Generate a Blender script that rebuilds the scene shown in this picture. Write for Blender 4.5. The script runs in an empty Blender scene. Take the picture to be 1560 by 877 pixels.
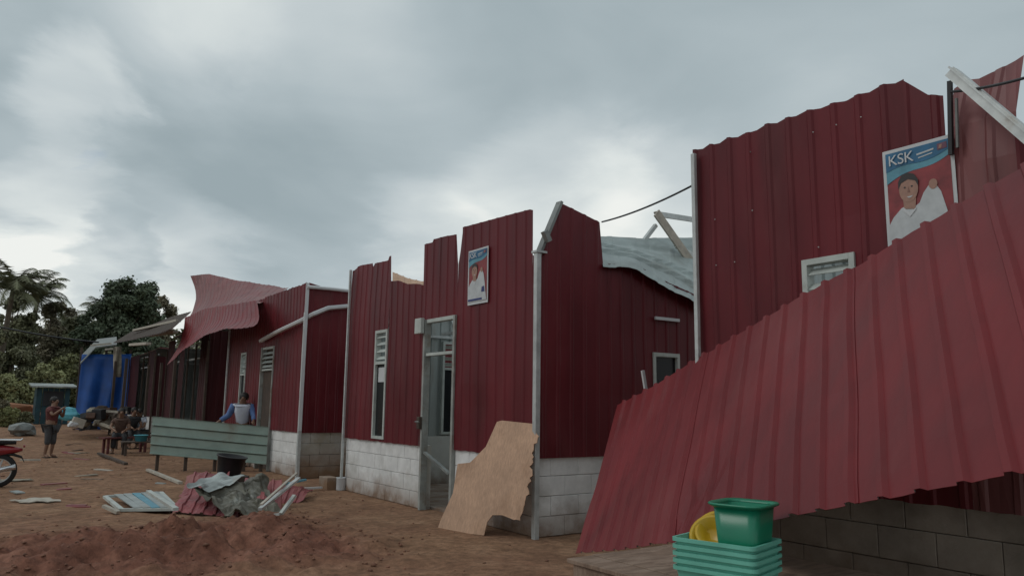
import bpy, bmesh, math, random
from math import sin, cos, pi, radians, sqrt, atan2
from mathutils import Vector, Matrix, noise
random.seed(7)
V = Vector
S = bpy.context.scene
COL = S.collection

# ------------------------------------------------------------------ camera, light, exposure
F, CX, CY, EYE = 1170., 780., 438.5, 1.45
YAW, PITCH, ROLL = radians(34.64), radians(8.65), radians(.8)
fw = V((sin(YAW)*cos(PITCH), cos(YAW)*cos(PITCH), sin(PITCH)))
r0 = V((cos(YAW), -sin(YAW), 0)); u0 = r0.cross(fw)
rt = r0*cos(ROLL) + u0*sin(ROLL); up = u0*cos(ROLL) - r0*sin(ROLL)
cd = bpy.data.cameras.new('camera'); cd.sensor_width = 36; cd.lens = 36*F/1560; cd.clip_end = 3000; cd.clip_start = .05
cam = bpy.data.objects.new('camera', cd); COL.objects.link(cam); S.camera = cam
cam.matrix_world = Matrix(((rt.x, up.x, -fw.x, 0), (rt.y, up.y, -fw.y, 0), (rt.z, up.z, -fw.z, EYE), (0, 0, 0, 1)))
O = V((0, 0, EYE))
def ray(x, y): return (fw*F + rt*(x-CX) - up*(y-CY)).normalized()
def onz(x, y, z=0): d = ray(x, y); return O + d*((z-EYE)/d.z)
def onx(x, y, X): d = ray(x, y); return O + d*(X/d.x)
def ony(x, y, Y): d = ray(x, y); return O + d*(Y/d.y)

SUN = V((-.80, .30, .85)).normalized()
w = bpy.data.worlds.new('World'); S.world = w; w.use_nodes = True
nt = w.node_tree; N = nt.nodes; Lk = nt.links; N.clear()
def nd(tree, t, **k):
    n = tree.nodes.new(t)
    for a, b in k.items():
        if a.startswith('_'): n.inputs[int(a[1:])].default_value = b
        else: setattr(n, a, b)
    return n
def ramp(tree, stops, interp='LINEAR'):
    n = tree.nodes.new('ShaderNodeValToRGB'); e = n.color_ramp.elements; n.color_ramp.interpolation = interp
    while len(e) < len(stops): e.new(.5)
    for q, (p, c) in zip(e, stops): q.position = p; q.color = (*c, 1) if len(c) == 3 else c
    return n
out = nd(nt, 'ShaderNodeOutputWorld'); bg = nd(nt, 'ShaderNodeBackground', _1=.10)
sky = nd(nt, 'ShaderNodeTexSky', sky_type='NISHITA', sun_disc=False)
sky.sun_elevation = math.asin(SUN.z); sky.sun_rotation = atan2(SUN.x, SUN.y)
tc = nd(nt, 'ShaderNodeTexCoord'); sep = nd(nt, 'ShaderNodeSeparateXYZ'); Lk.new(tc.outputs['Generated'], sep.inputs[0])
mz = nd(nt, 'ShaderNodeMath', operation='MAXIMUM', _1=0.); Lk.new(sep.outputs[2], mz.inputs[0])
az = nd(nt, 'ShaderNodeMath', operation='ADD', _1=.16); Lk.new(mz.outputs[0], az.inputs[0])
dx = nd(nt, 'ShaderNodeMath', operation='DIVIDE'); Lk.new(sep.outputs[0], dx.inputs[0]); Lk.new(az.outputs[0], dx.inputs[1])
dy = nd(nt, 'ShaderNodeMath', operation='DIVIDE'); Lk.new(sep.outputs[1], dy.inputs[0]); Lk.new(az.outputs[0], dy.inputs[1])
cmb = nd(nt, 'ShaderNodeCombineXYZ', _2=3.7); Lk.new(dx.outputs[0], cmb.inputs[0]); Lk.new(dy.outputs[0], cmb.inputs[1])
def wnoise(scale, detail, rough, dist, off):
    mp = nd(nt, 'ShaderNodeMapping'); mp.inputs['Location'].default_value = off; Lk.new(cmb.outputs[0], mp.inputs[0])
    n = nd(nt, 'ShaderNodeTexNoise', _2=scale, _3=detail, _4=rough); n.inputs['Distortion'].default_value = dist
    Lk.new(mp.outputs[0], n.inputs['Vector']); return n
n1 = wnoise(.55, 5., .46, .5, (1.3, 4.1, 0))
n2 = wnoise(1.9, 6., .5, .4, (7.3, 2.2, 1))
mixn = nd(nt, 'ShaderNodeMix', data_type='FLOAT', _0=.27); Lk.new(n1.outputs[0], mixn.inputs[2]); Lk.new(n2.outputs[0], mixn.inputs[3])
# thinner, brighter cloud towards the horizon all the way round
hz = ramp(nt, [(0., (.10,)*3), (.12, (.075,)*3), (.26, (.015,)*3), (.45, (0,)*3)]); Lk.new(mz.outputs[0], hz.inputs[0])
adn = nd(nt, 'ShaderNodeMath', operation='ADD'); Lk.new(mixn.outputs[0], adn.inputs[0]); Lk.new(hz.outputs[0], adn.inputs[1])
# heavier and thinner banks of cloud, ragged by the noise
nv = nd(nt, 'ShaderNodeVectorMath', operation='MULTIPLY_ADD'); nv.inputs[1].default_value = (.26, .26, .13)
wn = wnoise(1.5, 7., .58, .3, (3, 9, 4)); sb = nd(nt, 'ShaderNodeVectorMath', operation='SUBTRACT'); sb.inputs[1].default_value = (.5,)*3; Lk.new(wn.outputs[1], sb.inputs[0])
Lk.new(sb.outputs[0], nv.inputs[0]); Lk.new(tc.outputs['Generated'], nv.inputs[2])
nn_ = nd(nt, 'ShaderNodeVectorMath', operation='NORMALIZE'); Lk.new(nv.outputs[0], nn_.inputs[0])
tot = adn.outputs[0]
for (px, py, rad, amp) in ((440, 330, 10, -.11), (330, 300, 8, -.05), (700, 200, 14, -.05), (1150, 80, 22, -.11), (850, 60, 14, -.05), (110, 135, 3.2, .18), (250, 15, 6, .05), (860, 300, 7, .17), (660, 345, 4, .12), (90, 325, 4, .13), (270, 400, 5, .13), (150, 378, 2.6, -.16), (20, 420, 4, .08), (1000, 320, 6, .10), (60, 220, 9, -.07), (30, 40, 7, -.05)):
    d = ray(px, py); dt = nd(nt, 'ShaderNodeVectorMath', operation='DOT_PRODUCT'); dt.inputs[1].default_value = d; Lk.new(nn_.outputs[0], dt.inputs[0])
    mr = nd(nt, 'ShaderNodeMapRange', interpolation_type='SMOOTHSTEP', _1=cos(radians(rad*1.35)), _2=cos(radians(rad*.45)), _3=0., _4=amp); Lk.new(dt.outputs['Value'], mr.inputs[0])
    ad2 = nd(nt, 'ShaderNodeMath', operation='ADD'); Lk.new(tot, ad2.inputs[0]); Lk.new(mr.outputs[0], ad2.inputs[1]); tot = ad2.outputs[0]
cr = ramp(nt, [(.30, (3.2, 3.9, 4.2)), (.45, (4.25, 4.95, 5.25)), (.56, (5.5, 6.1, 6.3)), (.66, (7.0, 7.5, 7.45)), (.76, (8.6, 8.8, 8.5))])
Lk.new(tot, cr.inputs[0])
gap = ramp(nt, [(.66, (0,)*3), (.74, (.5,)*3)]); Lk.new(n2.outputs[0], gap.inputs[0])
mxs = nd(nt, 'ShaderNodeMix', data_type='RGBA'); Lk.new(gap.outputs[0], mxs.inputs[0]); Lk.new(cr.outputs[0], mxs.inputs[6]); Lk.new(sky.outputs[0], mxs.inputs[7])
Lk.new(mxs.outputs[2], bg.inputs[0]); Lk.new(bg.outputs[0], out.inputs[0])
sl = bpy.data.lights.new('sun', 'SUN'); sl.energy = .55; sl.angle = radians(18); sl.color = (1, .97, .92)
so = bpy.data.objects.new('sun', sl); COL.objects.link(so); so.rotation_euler = SUN.to_track_quat('Z', 'Y').to_euler(); so.location = (0, 0, 20)
S.view_settings.view_transform = 'Standard'; S.view_settings.look = 'None'; S.view_settings.gamma = 1
S.view_settings.use_curve_mapping = False; S.view_settings.exposure = 0.0
S.render.engine = 'CYCLES'; S.render.resolution_x, S.render.resolution_y = 1024, 575

# ------------------------------------------------------------------ materials
MATS = {}
def mat(name, col, rough=.6, metal=0., var=.25, scale=3., bump=0., bscale=40., stain=None, stretch=None, spec=.5, extra=None):
    """procedural paint / plastic / earth: base colour with two octaves of variation, optional second tone, fine bump"""
    m = bpy.data.materials.new(name); m.use_nodes = True; t = m.node_tree; b = t.nodes['Principled BSDF']
    b.inputs['Roughness'].default_value = rough; b.inputs['Metallic'].default_value = metal
    b.inputs['Specular IOR Level'].default_value = spec
    g = nd(t, 'ShaderNodeNewGeometry'); mp = nd(t, 'ShaderNodeMapping'); t.links.new(g.outputs['Position'], mp.inputs[0])
    if stretch: mp.inputs['Scale'].default_value = stretch
    n = nd(t, 'ShaderNodeTexNoise', _2=scale, _3=6., _4=.6); t.links.new(mp.outputs[0], n.inputs['Vector'])
    lo = tuple(c*(1-var) for c in col); hi = tuple(min(1, c*(1+var)) for c in col)
    r = ramp(t, [(.32, lo), (.68, hi)]); t.links.new(n.outputs[0], r.inputs[0]); last = r.outputs[0]
    if stain:
        sc, lo_t, hi_t, scol = stain
        n3 = nd(t, 'ShaderNodeTexNoise', _2=sc, _3=5., _4=.65); t.links.new(mp.outputs[0], n3.inputs['Vector'])
        r3 = ramp(t, [(lo_t, (0,)*3), (hi_t, (1,)*3)]); t.links.new(n3.outputs[0], r3.inputs[0])
        mx = nd(t, 'ShaderNodeMix', data_type='RGBA'); t.links.new(r3.outputs[0], mx.inputs[0]); t.links.new(last, mx.inputs[6]); mx.inputs[7].default_value = (*scol, 1)
        last = mx.outputs[2]
    if extra: last = extra(t, g, last, b)
    t.links.new(last, b.inputs['Base Color'])
    rr = nd(t, 'ShaderNodeMapRange', _3=max(.05, rough-.12), _4=min(1, rough+.12)); t.links.new(n.outputs[0], rr.inputs[0]); t.links.new(rr.outputs[0], b.inputs['Roughness'])
    if bump:
        n2 = nd(t, 'ShaderNodeTexNoise', _2=bscale, _3=5., _4=.6); t.links.new(g.outputs['Position'], n2.inputs['Vector'])
        bp = nd(t, 'ShaderNodeBump', _0=bump, _1=.02); t.links.new(n2.outputs[0], bp.inputs['Height']); t.links.new(bp.outputs[0], b.inputs['Normal'])
    MATS[name] = m; return m
def mud_splash(height, soft, amount=.9, col=(.15, .085, .05)):
    """brown soil splashed on the foot of a wall, uneven upper edge"""
    def f(t, g, last, b):
        s = nd(t, 'ShaderNodeSeparateXYZ'); t.links.new(g.outputs['Position'], s.inputs[0])
        n = nd(t, 'ShaderNodeTexNoise', _2=2.6, _3=6., _4=.65); t.links.new(g.outputs['Position'], n.inputs['Vector'])
        m1 = nd(t, 'ShaderNodeMath', operation='MULTIPLY_ADD', _1=.8, _2=-.4); t.links.new(n.outputs[0], m1.inputs[0])
        a = nd(t, 'ShaderNodeMath', operation='ADD'); t.links.new(s.outputs[2], a.inputs[0]); t.links.new(m1.outputs[0], a.inputs[1])
        mr = nd(t, 'ShaderNodeMapRange', _1=height-soft, _2=height+soft, _3=amount, _4=0.); t.links.new(a.outputs[0], mr.inputs[0])
        mx = nd(t, 'ShaderNodeMix', data_type='RGBA'); t.links.new(mr.outputs[0], mx.inputs[0]); t.links.new(last, mx.inputs[6]); mx.inputs[7].default_value = (*col, 1)
        return mx.outputs[2]
    return f
SZ = (1, 1, .22)
red = mat('red_painted_sheet', (.115, .0115, .0165), .47, 0, .30, 2.2, .05, 25, (1.6, .56, .84, (.14, .036, .037)), SZ, .28)
red_shaded = mat('shaded_red_sheet', (.050, .0085, .011), .6, 0, .35, 2.2, .05, 25, None, SZ, .25)  # red sheet darkened: shade under the far roofs is put into its colour
doorfr = mat('grey_door_frame', (.30, .31, .29), .55, .1, .25, 4, 0, 40, (3, .5, .7, (.20, .15, .11)))
redw = mat('red_weathered_sheet', (.17, .0185, .022), .46, 0, .22, 2.0, .05, 25, (1.3, .52, .82, (.20, .045, .045)), SZ, .32)
redold = mat('faded_red_sheet', (.19, .055, .055), .5, 0, .25, 3, .05, 25, (2., .5, .75, (.24, .10, .09)), SZ)
pink = mat('dusty_red_sheet', (.27, .07, .075), .55, 0, .25, 4, .05, 25, (2., .52, .75, (.2, .1, .07)))
sback = mat('bare_sheet_back', (.34, .37, .36), .45, .35, .2, 3, .04, 25, (2, .55, .75, (.26, .22, .18)), SZ)
roofg = mat('grey_green_roof_sheet', (.30, .345, .335), .42, .3, .2, 2, .06, 14, (1.4, .52, .72, (.2, .21, .19)))
greenm = mat('pale_green_sheet', (.28, .36, .32), .45, .25, .15, 3, .04, 20, (1.5, .55, .75, (.22, .22, .18)))
steel = mat('light_galvanised_steel', (.50, .52, .51), .45, .3, .2, 6, .03, 40, (3, .58, .75, (.3, .27, .23)))
frame = mat('pale_window_frame', (.46, .49, .46), .55, .1, .15, 5, 0, 40, (4, .58, .8, (.3, .28, .24)))
steeld = mat('dull_steel', (.20, .21, .20), .5, .3, .3, 6, .03, 40)
block = mat('white_painted_block', (.70, .69, .675), .8, 0, .12, 5, .25, 60, (1.3, .53, .78, (.42, .40, .36)), None, .3, mud_splash(.17, .20, .9, (.19, .105, .055)))
block_shaded = mat('shaded_brown_grey_block', (.31, .26, .215), .85, 0, .2, 5, .3, 60, (1.3, .5, .75, (.17, .14, .11)), None, .3, mud_splash(.2, .2))  # brownish grey block, darkened in colour for the shade under the awning
blockd = mat('grey_bare_block', (.40, .385, .355), .85, 0, .18, 5, .3, 60, (1.3, .5, .75, (.30, .25, .18)), None, .3, mud_splash(.36, .26, .9, (.20, .105, .05)))
mortar = mat('grey_mortar', (.36, .34, .31), .9, 0, .2, 6, .3, 50, None, None, .3, mud_splash(.14, .20))
plaster = mat('inner_plaster', (.52, .52, .49), .9, 0, .12, 3, .2, 40, (1.2, .52, .75, (.4, .36, .3)), None, .3, mud_splash(.18, .2))
def grain(t, g, last, b):
    mp = nd(t, 'ShaderNodeMapping'); mp.inputs['Scale'].default_value = (9, 9, 1.2); t.links.new(g.outputs['Position'], mp.inputs[0])
    n = nd(t, 'ShaderNodeTexNoise', _2=6., _3=8., _4=.7); t.links.new(mp.outputs[0], n.inputs['Vector'])
    r = ramp(t, [(.3, (.72,)*3), (.7, (1.1,)*3)]); t.links.new(n.outputs[0], r.inputs[0])
    mx = nd(t, 'ShaderNodeMix', data_type='RGBA', blend_type='MULTIPLY', _0=1.); t.links.new(last, mx.inputs[6]); t.links.new(r.outputs[0], mx.inputs[7])
    return mx.outputs[2]
ply = mat('bare_plywood', (.54, .345, .235), .75, 0, .14, 2.5, .1, 60, (1.8, .52, .72, (.36, .21, .13)), None, .3, grain)
wood = mat('grey_brown_planks', (.22, .15, .11), .8, 0, .25, 6, .2, 50, (3, .5, .7, (.30, .22, .17)), (1, 4, 1), .3)
woodd = mat('dark_timber', (.07, .048, .036), .85, 0, .3, 6, .2, 50)
plank2 = mat('weathered_batten', (.42, .38, .32), .8, 0, .2, 8, .1, 50)
glass = mat('dark_window_pane', (.012, .013, .015), .3, 0, .1, 2, 0, 40, None, None, .25)
tealp = mat('turquoise_plastic', (.15, .47, .37), .38, 0, .08, 5, .02, 60, (4, .6, .8, (.16, .36, .28)))
greenp = mat('green_plastic', (.008, .19, .105), .32, 0, .08, 5, .02, 60)
yellowp = mat('yellow_plastic', (.55, .34, .02), .35, 0, .08, 5, .02, 60, (5, .6, .8, (.4, .28, .06)))
blackp = mat('black_plastic', (.018, .018, .02), .5, 0, .2, 5)
blue = mat('blue_tarpaulin', (.018, .095, .36), .45, 0, .2, 2, .1, 8)
cyan = mat('cyan_tarpaulin', (.10, .38, .46), .5, 0, .2, 2)
grtarp = mat('crumpled_grey_tarpaulin', (.115, .108, .082), .5, 0, .35, 4, .3, 15, (3, .54, .7, (.22, .225, .20)))
sacking = mat('pale_sacking', (.27, .24, .19), .9, 0, .4, 5, .2, 40)
teal2 = mat('teal_painted_board', (.012, .05, .065), .6, 0, .3, 3)
skin = mat('skin', (.20, .105, .065), .55, 0, .1, 6)
hairm = mat('black_hair', (.012, .01, .009), .6, 0, .2, 9)
shirtw = mat('white_blue_shirt', (.55, .58, .66), .8, 0, .1, 6)
shirtb = mat('blue_cloth', (.10, .17, .36), .8, 0, .2, 6)
shirtr = mat('dull_red_cloth', (.11, .03, .028), .85, 0, .4, 14)
clothd = mat('dark_cloth', (.03, .03, .033), .85, 0, .3, 6)
clothg = mat('charcoal_cloth', (.055, .058, .062), .85, 0, .3, 6)
clothbr = mat('brown_cloth', (.10, .055, .04), .85, 0, .3, 6)
rubber = mat('black_rubber', (.015, .015, .015), .8, 0, .2, 8)
bikered = mat('red_bike_paint', (.25, .02, .025), .25, 0, .1, 6)
chrome = mat('bright_metal', (.6, .6, .6), .25, .9, .1, 6)
bark = mat('grey_brown_bark', (.11, .085, .062), .9, 0, .3, 5, .4, 20)
def leafmat(name, c, var=.45):
    m = mat(name, c, .6, 0, var, .9, 0, 40, None, None, .35)
    b = m.node_tree.nodes['Principled BSDF']; b.inputs['Subsurface Weight'].default_value = 0
    return m
leafd = leafmat('dark_green_leaves', (.09, .115, .07)); leafm = leafmat('olive_green_leaves', (.16, .16, .09))
leafl = leafmat('yellow_green_leaves', (.23, .235, .11)); leafb = leafmat('dry_brown_green_leaves', (.20, .175, .115)); palmm = leafmat('palm_leaves', (.16, .165, .095))
pw = mat('poster_white', (.56, .57, .58), .5, 0, .04, 8); pb = mat('poster_blue', (.025, .13, .25), .5, 0, .2, 8); pb2 = mat('poster_pale_blue', (.10, .28, .36), .5, 0, .2, 8)
pr = mat('poster_red', (.24, .035, .04), .5, 0, .3, 8); pn = mat('poster_navy', (.02, .03, .15), .5, 0, .1, 8); ps = mat('poster_skin', (.34, .19, .14), .5, 0, .15, 20); pk = mat('poster_black', (.03, .025, .025), .5)
pk2 = mat('poster_plum', (.16, .06, .10), .5, 0, .2, 20); pr2 = mat('poster_brown', (.22, .11, .08), .5, 0, .2, 20); pgw = mat('poster_shirt', (.50, .52, .53), .5, 0, .12, 12)

# ------------------------------------------------------------------ object helpers
def tag(o, label=None, cat=None, group=None, kind=None):
    for k, v in (('label', label), ('category', cat), ('group', group), ('kind', kind)):
        if v: o[k] = v
    return o
ROOT = {}
def empty(name, loc, label=None, cat=None, group=None):
    o = bpy.data.objects.new(name, None); COL.objects.link(o); o.location = loc; o.empty_display_size = .2
    ROOT[o.name] = V(loc); return tag(o, label, cat, group)
def base(o): return ROOT.get(o.name, V((0, 0, 0))) if o else V((0, 0, 0))
def mesh(name, vs, fs, mats, parent=None, smooth=False, mi=None, at=None):
    """vertices in world coordinates; stored relative to the thing's base (or to `at` when top-level)"""
    b = base(parent) if parent else V(at or (0, 0, 0))
    me = bpy.data.meshes.new(name); me.from_pydata([tuple(V(v)-b) for v in vs], [], fs)
    for m in (mats if isinstance(mats, (list, tuple)) else [mats]): me.materials.append(m)
    if mi: me.polygons.foreach_set('material_index', mi)
    if smooth: me.polygons.foreach_set('use_smooth', [True]*len(fs))
    me.update()
    o = bpy.data.objects.new(name, me); COL.objects.link(o)
    if parent: o.parent = parent; ROOT[o.name] = b
    else: o.location = b; ROOT[o.name] = b
    return o
class MB:
    def __init__(s): s.v = []; s.f = []; s.mi = []
    def add(s, vs, fs, mi=0):
        k = len(s.v); s.v += [V(v) for v in vs]; s.f += [tuple(i+k for i in f) for f in fs]; s.mi += [mi]*len(fs)
    def hexa(s, p, mi=0):   # 8 points: bottom 4 (ccw), top 4
        s.add(p, [(3, 2, 1, 0), (4, 5, 6, 7), (0, 1, 5, 4), (1, 2, 6, 5), (2, 3, 7, 6), (3, 0, 4, 7)], mi)
    def box(s, a, b, mi=0):
        (x0, y0, z0), (x1, y1, z1) = a, b
        s.hexa([(x0, y0, z0), (x1, y0, z0), (x1, y1, z0), (x0, y1, z0), (x0, y0, z1), (x1, y0, z1), (x1, y1, z1), (x0, y1, z1)], mi)
    def bar(s, a, b, w, h=None, upv=None, mi=0):
        a, b = V(a), V(b); h = h or w; d = (b-a).normalized(); upv = V(upv or (0, 0, 1))
        if abs(d.dot(upv)) > .95: upv = V((1, 0, 0))
        x = d.cross(upv).normalized()*w/2; y = x.cross(d).normalized()*h/2
        s.hexa([a-x-y, a+x-y, a+x+y, a-x+y, b-x-y, b+x-y, b+x+y, b-x+y], mi)
    def tube(s, pts, r, n=8, mi=0, caps=True):
        pts = [V(p) for p in pts]; rr = r if isinstance(r, (list, tuple)) else [r]*len(pts); k0 = len(s.v); x = None; vs = []
        for i, p in enumerate(pts):
            d = (pts[min(i+1, len(pts)-1)]-pts[max(i-1, 0)]).normalized()
            if x is None: x = d.orthogonal().normalized()
            x = (x-d*x.dot(d)).normalized(); y = d.cross(x)
            vs += [p+(x*cos(2*pi*j/n)+y*sin(2*pi*j/n))*rr[i] for j in range(n)]
        fs = [(i*n+j, i*n+(j+1) % n, (i+1)*n+(j+1) % n, (i+1)*n+j) for i in range(len(pts)-1) for j in range(n)]
        if caps: fs += [tuple(range(n))[::-1], tuple((len(pts)-1)*n+j for j in range(n))]
        s.add(vs, fs, mi)
    def lathe(s, c, prof, n=20, axis=(0, 0, 1), mi=0, caps=(False, False)):
        c = V(c); a = V(axis).normalized(); x = a.orthogonal().normalized(); y = a.cross(x); vs = []
        for r, h in prof: vs += [c+a*h+(x*cos(2*pi*j/n)+y*sin(2*pi*j/n))*r for j in range(n)]
        fs = [(i*n+j, i*n+(j+1) % n, (i+1)*n+(j+1) % n, (i+1)*n+j) for i in range(len(prof)-1) for j in range(n)]
        if caps[0]: fs.append(tuple(range(n))[::-1])
        if caps[1]: fs.append(tuple((len(prof)-1)*n+j for j in range(n)))
        s.add(vs, fs, mi)
    def build(s, name, m, parent=None, smooth=False, at=None, bevel=0):
        o = mesh(name, s.v, s.f, m, parent, smooth, s.mi, at)
        if bevel:
            bv = o.modifiers.new('bevel', 'BEVEL'); bv.width = bevel; bv.segments = 2; bv.limit_method = 'ANGLE'
        return o
def fn(x, y, z, sc=1., oct=4): return noise.fractal(V((x*sc, y*sc, z*sc)), 1., 2., oct)

# ------------------------------------------------------------------ corrugated sheets
def rib_cols(w, pitch, rib, s0=0.):
    """(s, height) break points of a trapezoid-ribbed sheet of width w"""
    prof = [(0., 0.), (.30, 0.), (.31, .0), (.62, 0.), (.70, 1.), (.86, 1.), (.94, 0.)]
    c = []; k = math.floor(-s0/pitch)-1
    while True:
        for a, h in prof:
            s = (k+a)*pitch - (s0 % pitch)
            if s > w: break
            if s >= 0: c.append((s, h*rib))
        else:
            k += 1; continue
        break
    def hat(s):
        q = ((s + (s0 % pitch))/pitch) % 1.
        for (a, h), (b, g) in zip(prof, prof[1:]+[(1., 0.)]):
            if a <= q <= b and b > a: return rib*(h+(g-h)*(q-a)/(b-a))
        return 0.
    return c, hat
def sheet(name, parent, org, u, v, n, w, zb, top, mats, pitch=.20, rib=.024, holes=(), rows=9, warp=None, bot=None, s0=0., at=None, thick=.0025, label=None, slant=None):
    """sheet metal: s along u (0..w), z along v from bot(s)/zb up to top(s); front faces n, the back carries mats[1]"""
    org, u, v, n = V(org), V(u), V(v), V(n)
    topf = top if callable(top) else (lambda s: top)
    botf = bot if bot else (lambda s: zb)
    cols, hat = rib_cols(w, pitch, rib, s0)
    ss = {round(s, 4): h for s, h in cols}
    for q in [0., w] + [e for h in holes for e in h[:2]]:
        q = round(min(max(q, 0), w), 4); ss.setdefault(q, hat(q))
    S_ = sorted(ss); S_ = [s for i, s in enumerate(S_) if i == 0 or s-S_[i-1] > .0015]
    tmin = min(topf(s) for s in S_)
    lv = {round(zb+(tmin-.02-zb)*i/rows, 4) for i in range(1, rows)} | {round(e, 4) for h in holes for e in h[2:4] if zb < e < tmin}
    lv = sorted(lv); R = len(lv)+2
    def pt(s, j, back):
        z = botf(s) if j == 0 else topf(s) if j == R-1 else max(lv[j-1], botf(s))
        d = ss.get(s, hat(s)) - (thick if back else 0)
        if warp: d += warp(s, z)
        return org + u*(s + (slant(s, z) if slant else 0)) + v*z + n*d, z
    vs = []; zs = []
    for back in (0, 1):
        for s in S_:
            for j in range(R):
                p, z = pt(s, j, back); vs.append(p)
    flip = u.cross(v).dot(n) < 0; nc = len(S_); K = nc*R
    fs = []; mi = []
    def inhole(i, j):
        sm = (S_[i]+S_[i+1])/2
        z0 = zb if j == 0 else lv[j-1]; z1 = lv[j] if j < len(lv) else topf(sm); zm = (z0+z1)/2
        return any(a < sm < b and c < zm < d for a, b, c, d in holes)
    cell = {(i, j) for i in range(nc-1) for j in range(R-1) if not inhole(i, j)}
    for i, j in sorted(cell):
        q = (i*R+j, (i+1)*R+j, (i+1)*R+j+1, i*R+j+1)
        fs.append((q[0], q[3], q[2], q[1]) if flip else q); mi.append(0)
        q2 = tuple(k+K for k in q); fs.append(q2 if flip else (q2[0], q2[3], q2[2], q2[1])); mi.append(1)
        for (di, dj, a, b) in ((0, -1, q[0], q[1]), (1, 0, q[1], q[2]), (0, 1, q[2], q[3]), (-1, 0, q[3], q[0])):
            if (i+di, j+dj) not in cell: fs.append((a, b, b+K, a+K) if flip else (b, a, a+K, b+K)); mi.append(0)
    o = mesh(name, vs, fs, mats, parent, False, mi, at)
    if label: o['label'] = label
    return o
def ruled(name, parent, A, B, mats, pitch=.2, rib=.024, rows=8, at=None, bend=None, flipn=False):
    """ribbed sheet between two edge polylines A and B (lists of points); ribs run from A to B"""
    def samp(P, t):
        L = [0.]
        for a, b in zip(P, P[1:]): L.append(L[-1]+(V(b)-V(a)).length)
        d = t*L[-1]
        for k in range(len(P)-1):
            if d <= L[k+1] or k == len(P)-2: return V(P[k]).lerp(V(P[k+1]), (d-L[k])/(L[k+1]-L[k]))
    W = sum((V(b)-V(a)).length for a, b in zip(A, A[1:]))
    cols, hat = rib_cols(W, pitch, rib); S_ = sorted({round(s, 4) for s, h in cols} | {0., round(W, 4)}); R = rows+1
    vs = []
    for back in (0, 1):
        for s in S_:
            t = s/W; a, b = samp(A, t), samp(B, t); e = samp(A, min(1, t+.02))-samp(A, max(0, t-.02))
            n = e.cross(b-a).normalized()*(-1 if flipn else 1)
            for j in range(R):
                q = j/rows; vs.append(a.lerp(b, q)+n*(hat(s)-(.003 if back else 0)+(bend(t, q) if bend else 0)))
    K = len(S_)*R; fs = []; mi = []
    for i in range(len(S_)-1):
        for j in range(rows):
            q = (i*R+j, (i+1)*R+j, (i+1)*R+j+1, i*R+j+1); fl = flipn
            fs.append((q[0], q[3], q[2], q[1]) if fl else q); mi.append(0)
            q2 = tuple(k+K for k in q); fs.append(q2 if fl else (q2[0], q2[3], q2[2], q2[1])); mi.append(1)
            for c, a, b in ((j == 0, q[0], q[1]), (i == len(S_)-2, q[1], q[2]), (j == rows-1, q[2], q[3]), (i == 0, q[3], q[0])):
                if c: fs.append((a, b, b+K, a+K) if fl else (b, a, a+K, b+K)); mi.append(0)
    return mesh(name, vs, fs, mats, parent, False, mi, at)
def piecewise(pts):
    def f(s):
        if s <= pts[0][0]: return pts[0][1]
        for (a, p), (b, q) in zip(pts, pts[1:]):
            if s <= b: return p+(q-p)*(s-a)/max(1e-6, b-a)
        return pts[-1][1]
    return f
def dents(seed, a=.012, sc=.9):
    return lambda s, z: a*fn(s+seed*3.1, z*1.3, seed, sc, 3)

# ------------------------------------------------------------------ ground
def sst(a, b, x): t = min(1, max(0, (x-a)/(b-a))); return t*t*(3-2*t)
XF = 5.27          # facade line of the stalls
def mound(x, y):
    m = 0
    for cx, cy, rx, ry, h in ((1.3, 8.6, 1.4, 1.1, .09), (2.5, 8.7, 1.1, 1.0, .08), (.6, 7.6, 1.3, .9, .10), (2.2, 7.4, 1.1, .8, .09), (-.8, 9.0, 1.2, 1.2, .09), (3.0, 9.6, .8, .7, .05), (3.1, 7.6, .5, .9, .05)):
        d = ((x-cx)/rx)**2+((y-cy)/ry)**2
        if d < 6: m += h*math.exp(-d*1.3)
    return m
def ground_h(x, y):
    far = sst(26, 48, y)*.45 + sst(45, 90, y)*3.2 + sst(2.5, -14, x)*sst(24, 60, y)*1.2
    yard = sst(40, 25, y)
    m = mound(x, y)
    h = far + m*(1+1.5*fn(x, y, 3, 2.4, 5)) + .035*fn(x, y, 0, .5, 4)*(1-.7*sst(3.3, 4.4, x)) + .014*fn(x, y, 9, 4., 4)*(1-.5*sst(3.3, 4.4, x)) + m*.55*fn(x, y, 5, 7., 4) + .018*fn(x, y, 12, 1.6, 5)*(1-.8*sst(3.6, 4.6, x))*sst(30, 20, y)
    # packed earth strip and floors by the stalls stay flat
    k = sst(4.4, 5.1, x)*sst(45, 36, y)
    return h*(1-k) + (-.004)*k
def lin(a, b, n): return [a+(b-a)*i/n for i in range(n)]
gx = [-700, -350, -180, -100, -60, -35, -22, -14, -9, -6] + lin(-4, 6, 200) + lin(6, 12, 24) + [12.5, 14, 17, 22, 30, 45, 70, 110, 180, 350, 700]
gy = [-300, -120, -50, -25, -12, -6, -3] + lin(-1, 5, 60) + lin(5, 13, 180) + lin(13, 26, 130) + lin(26, 60, 90) + [60, 63, 67, 72, 78, 85, 95, 110, 140, 200, 300, 500, 900, 1500]
gv = [(x, y, ground_h(x, y)) for y in gy for x in gx]; nx = len(gx)
gf = [(j*nx+i, j*nx+i+1, (j+1)*nx+i+1, (j+1)*nx+i) for j in range(len(gy)-1) for i in range(nx-1)]
gm = bpy.data.materials.new('red_brown_earth'); gm.use_nodes = True; t = gm.node_tree; b = t.nodes['Principled BSDF']
b.inputs['Roughness'].default_value = .93; b.inputs['Specular IOR Level'].default_value = .25
g = nd(t, 'ShaderNodeNewGeometry'); at_ = nd(t, 'ShaderNodeAttribute', attribute_name='mud')
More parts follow.
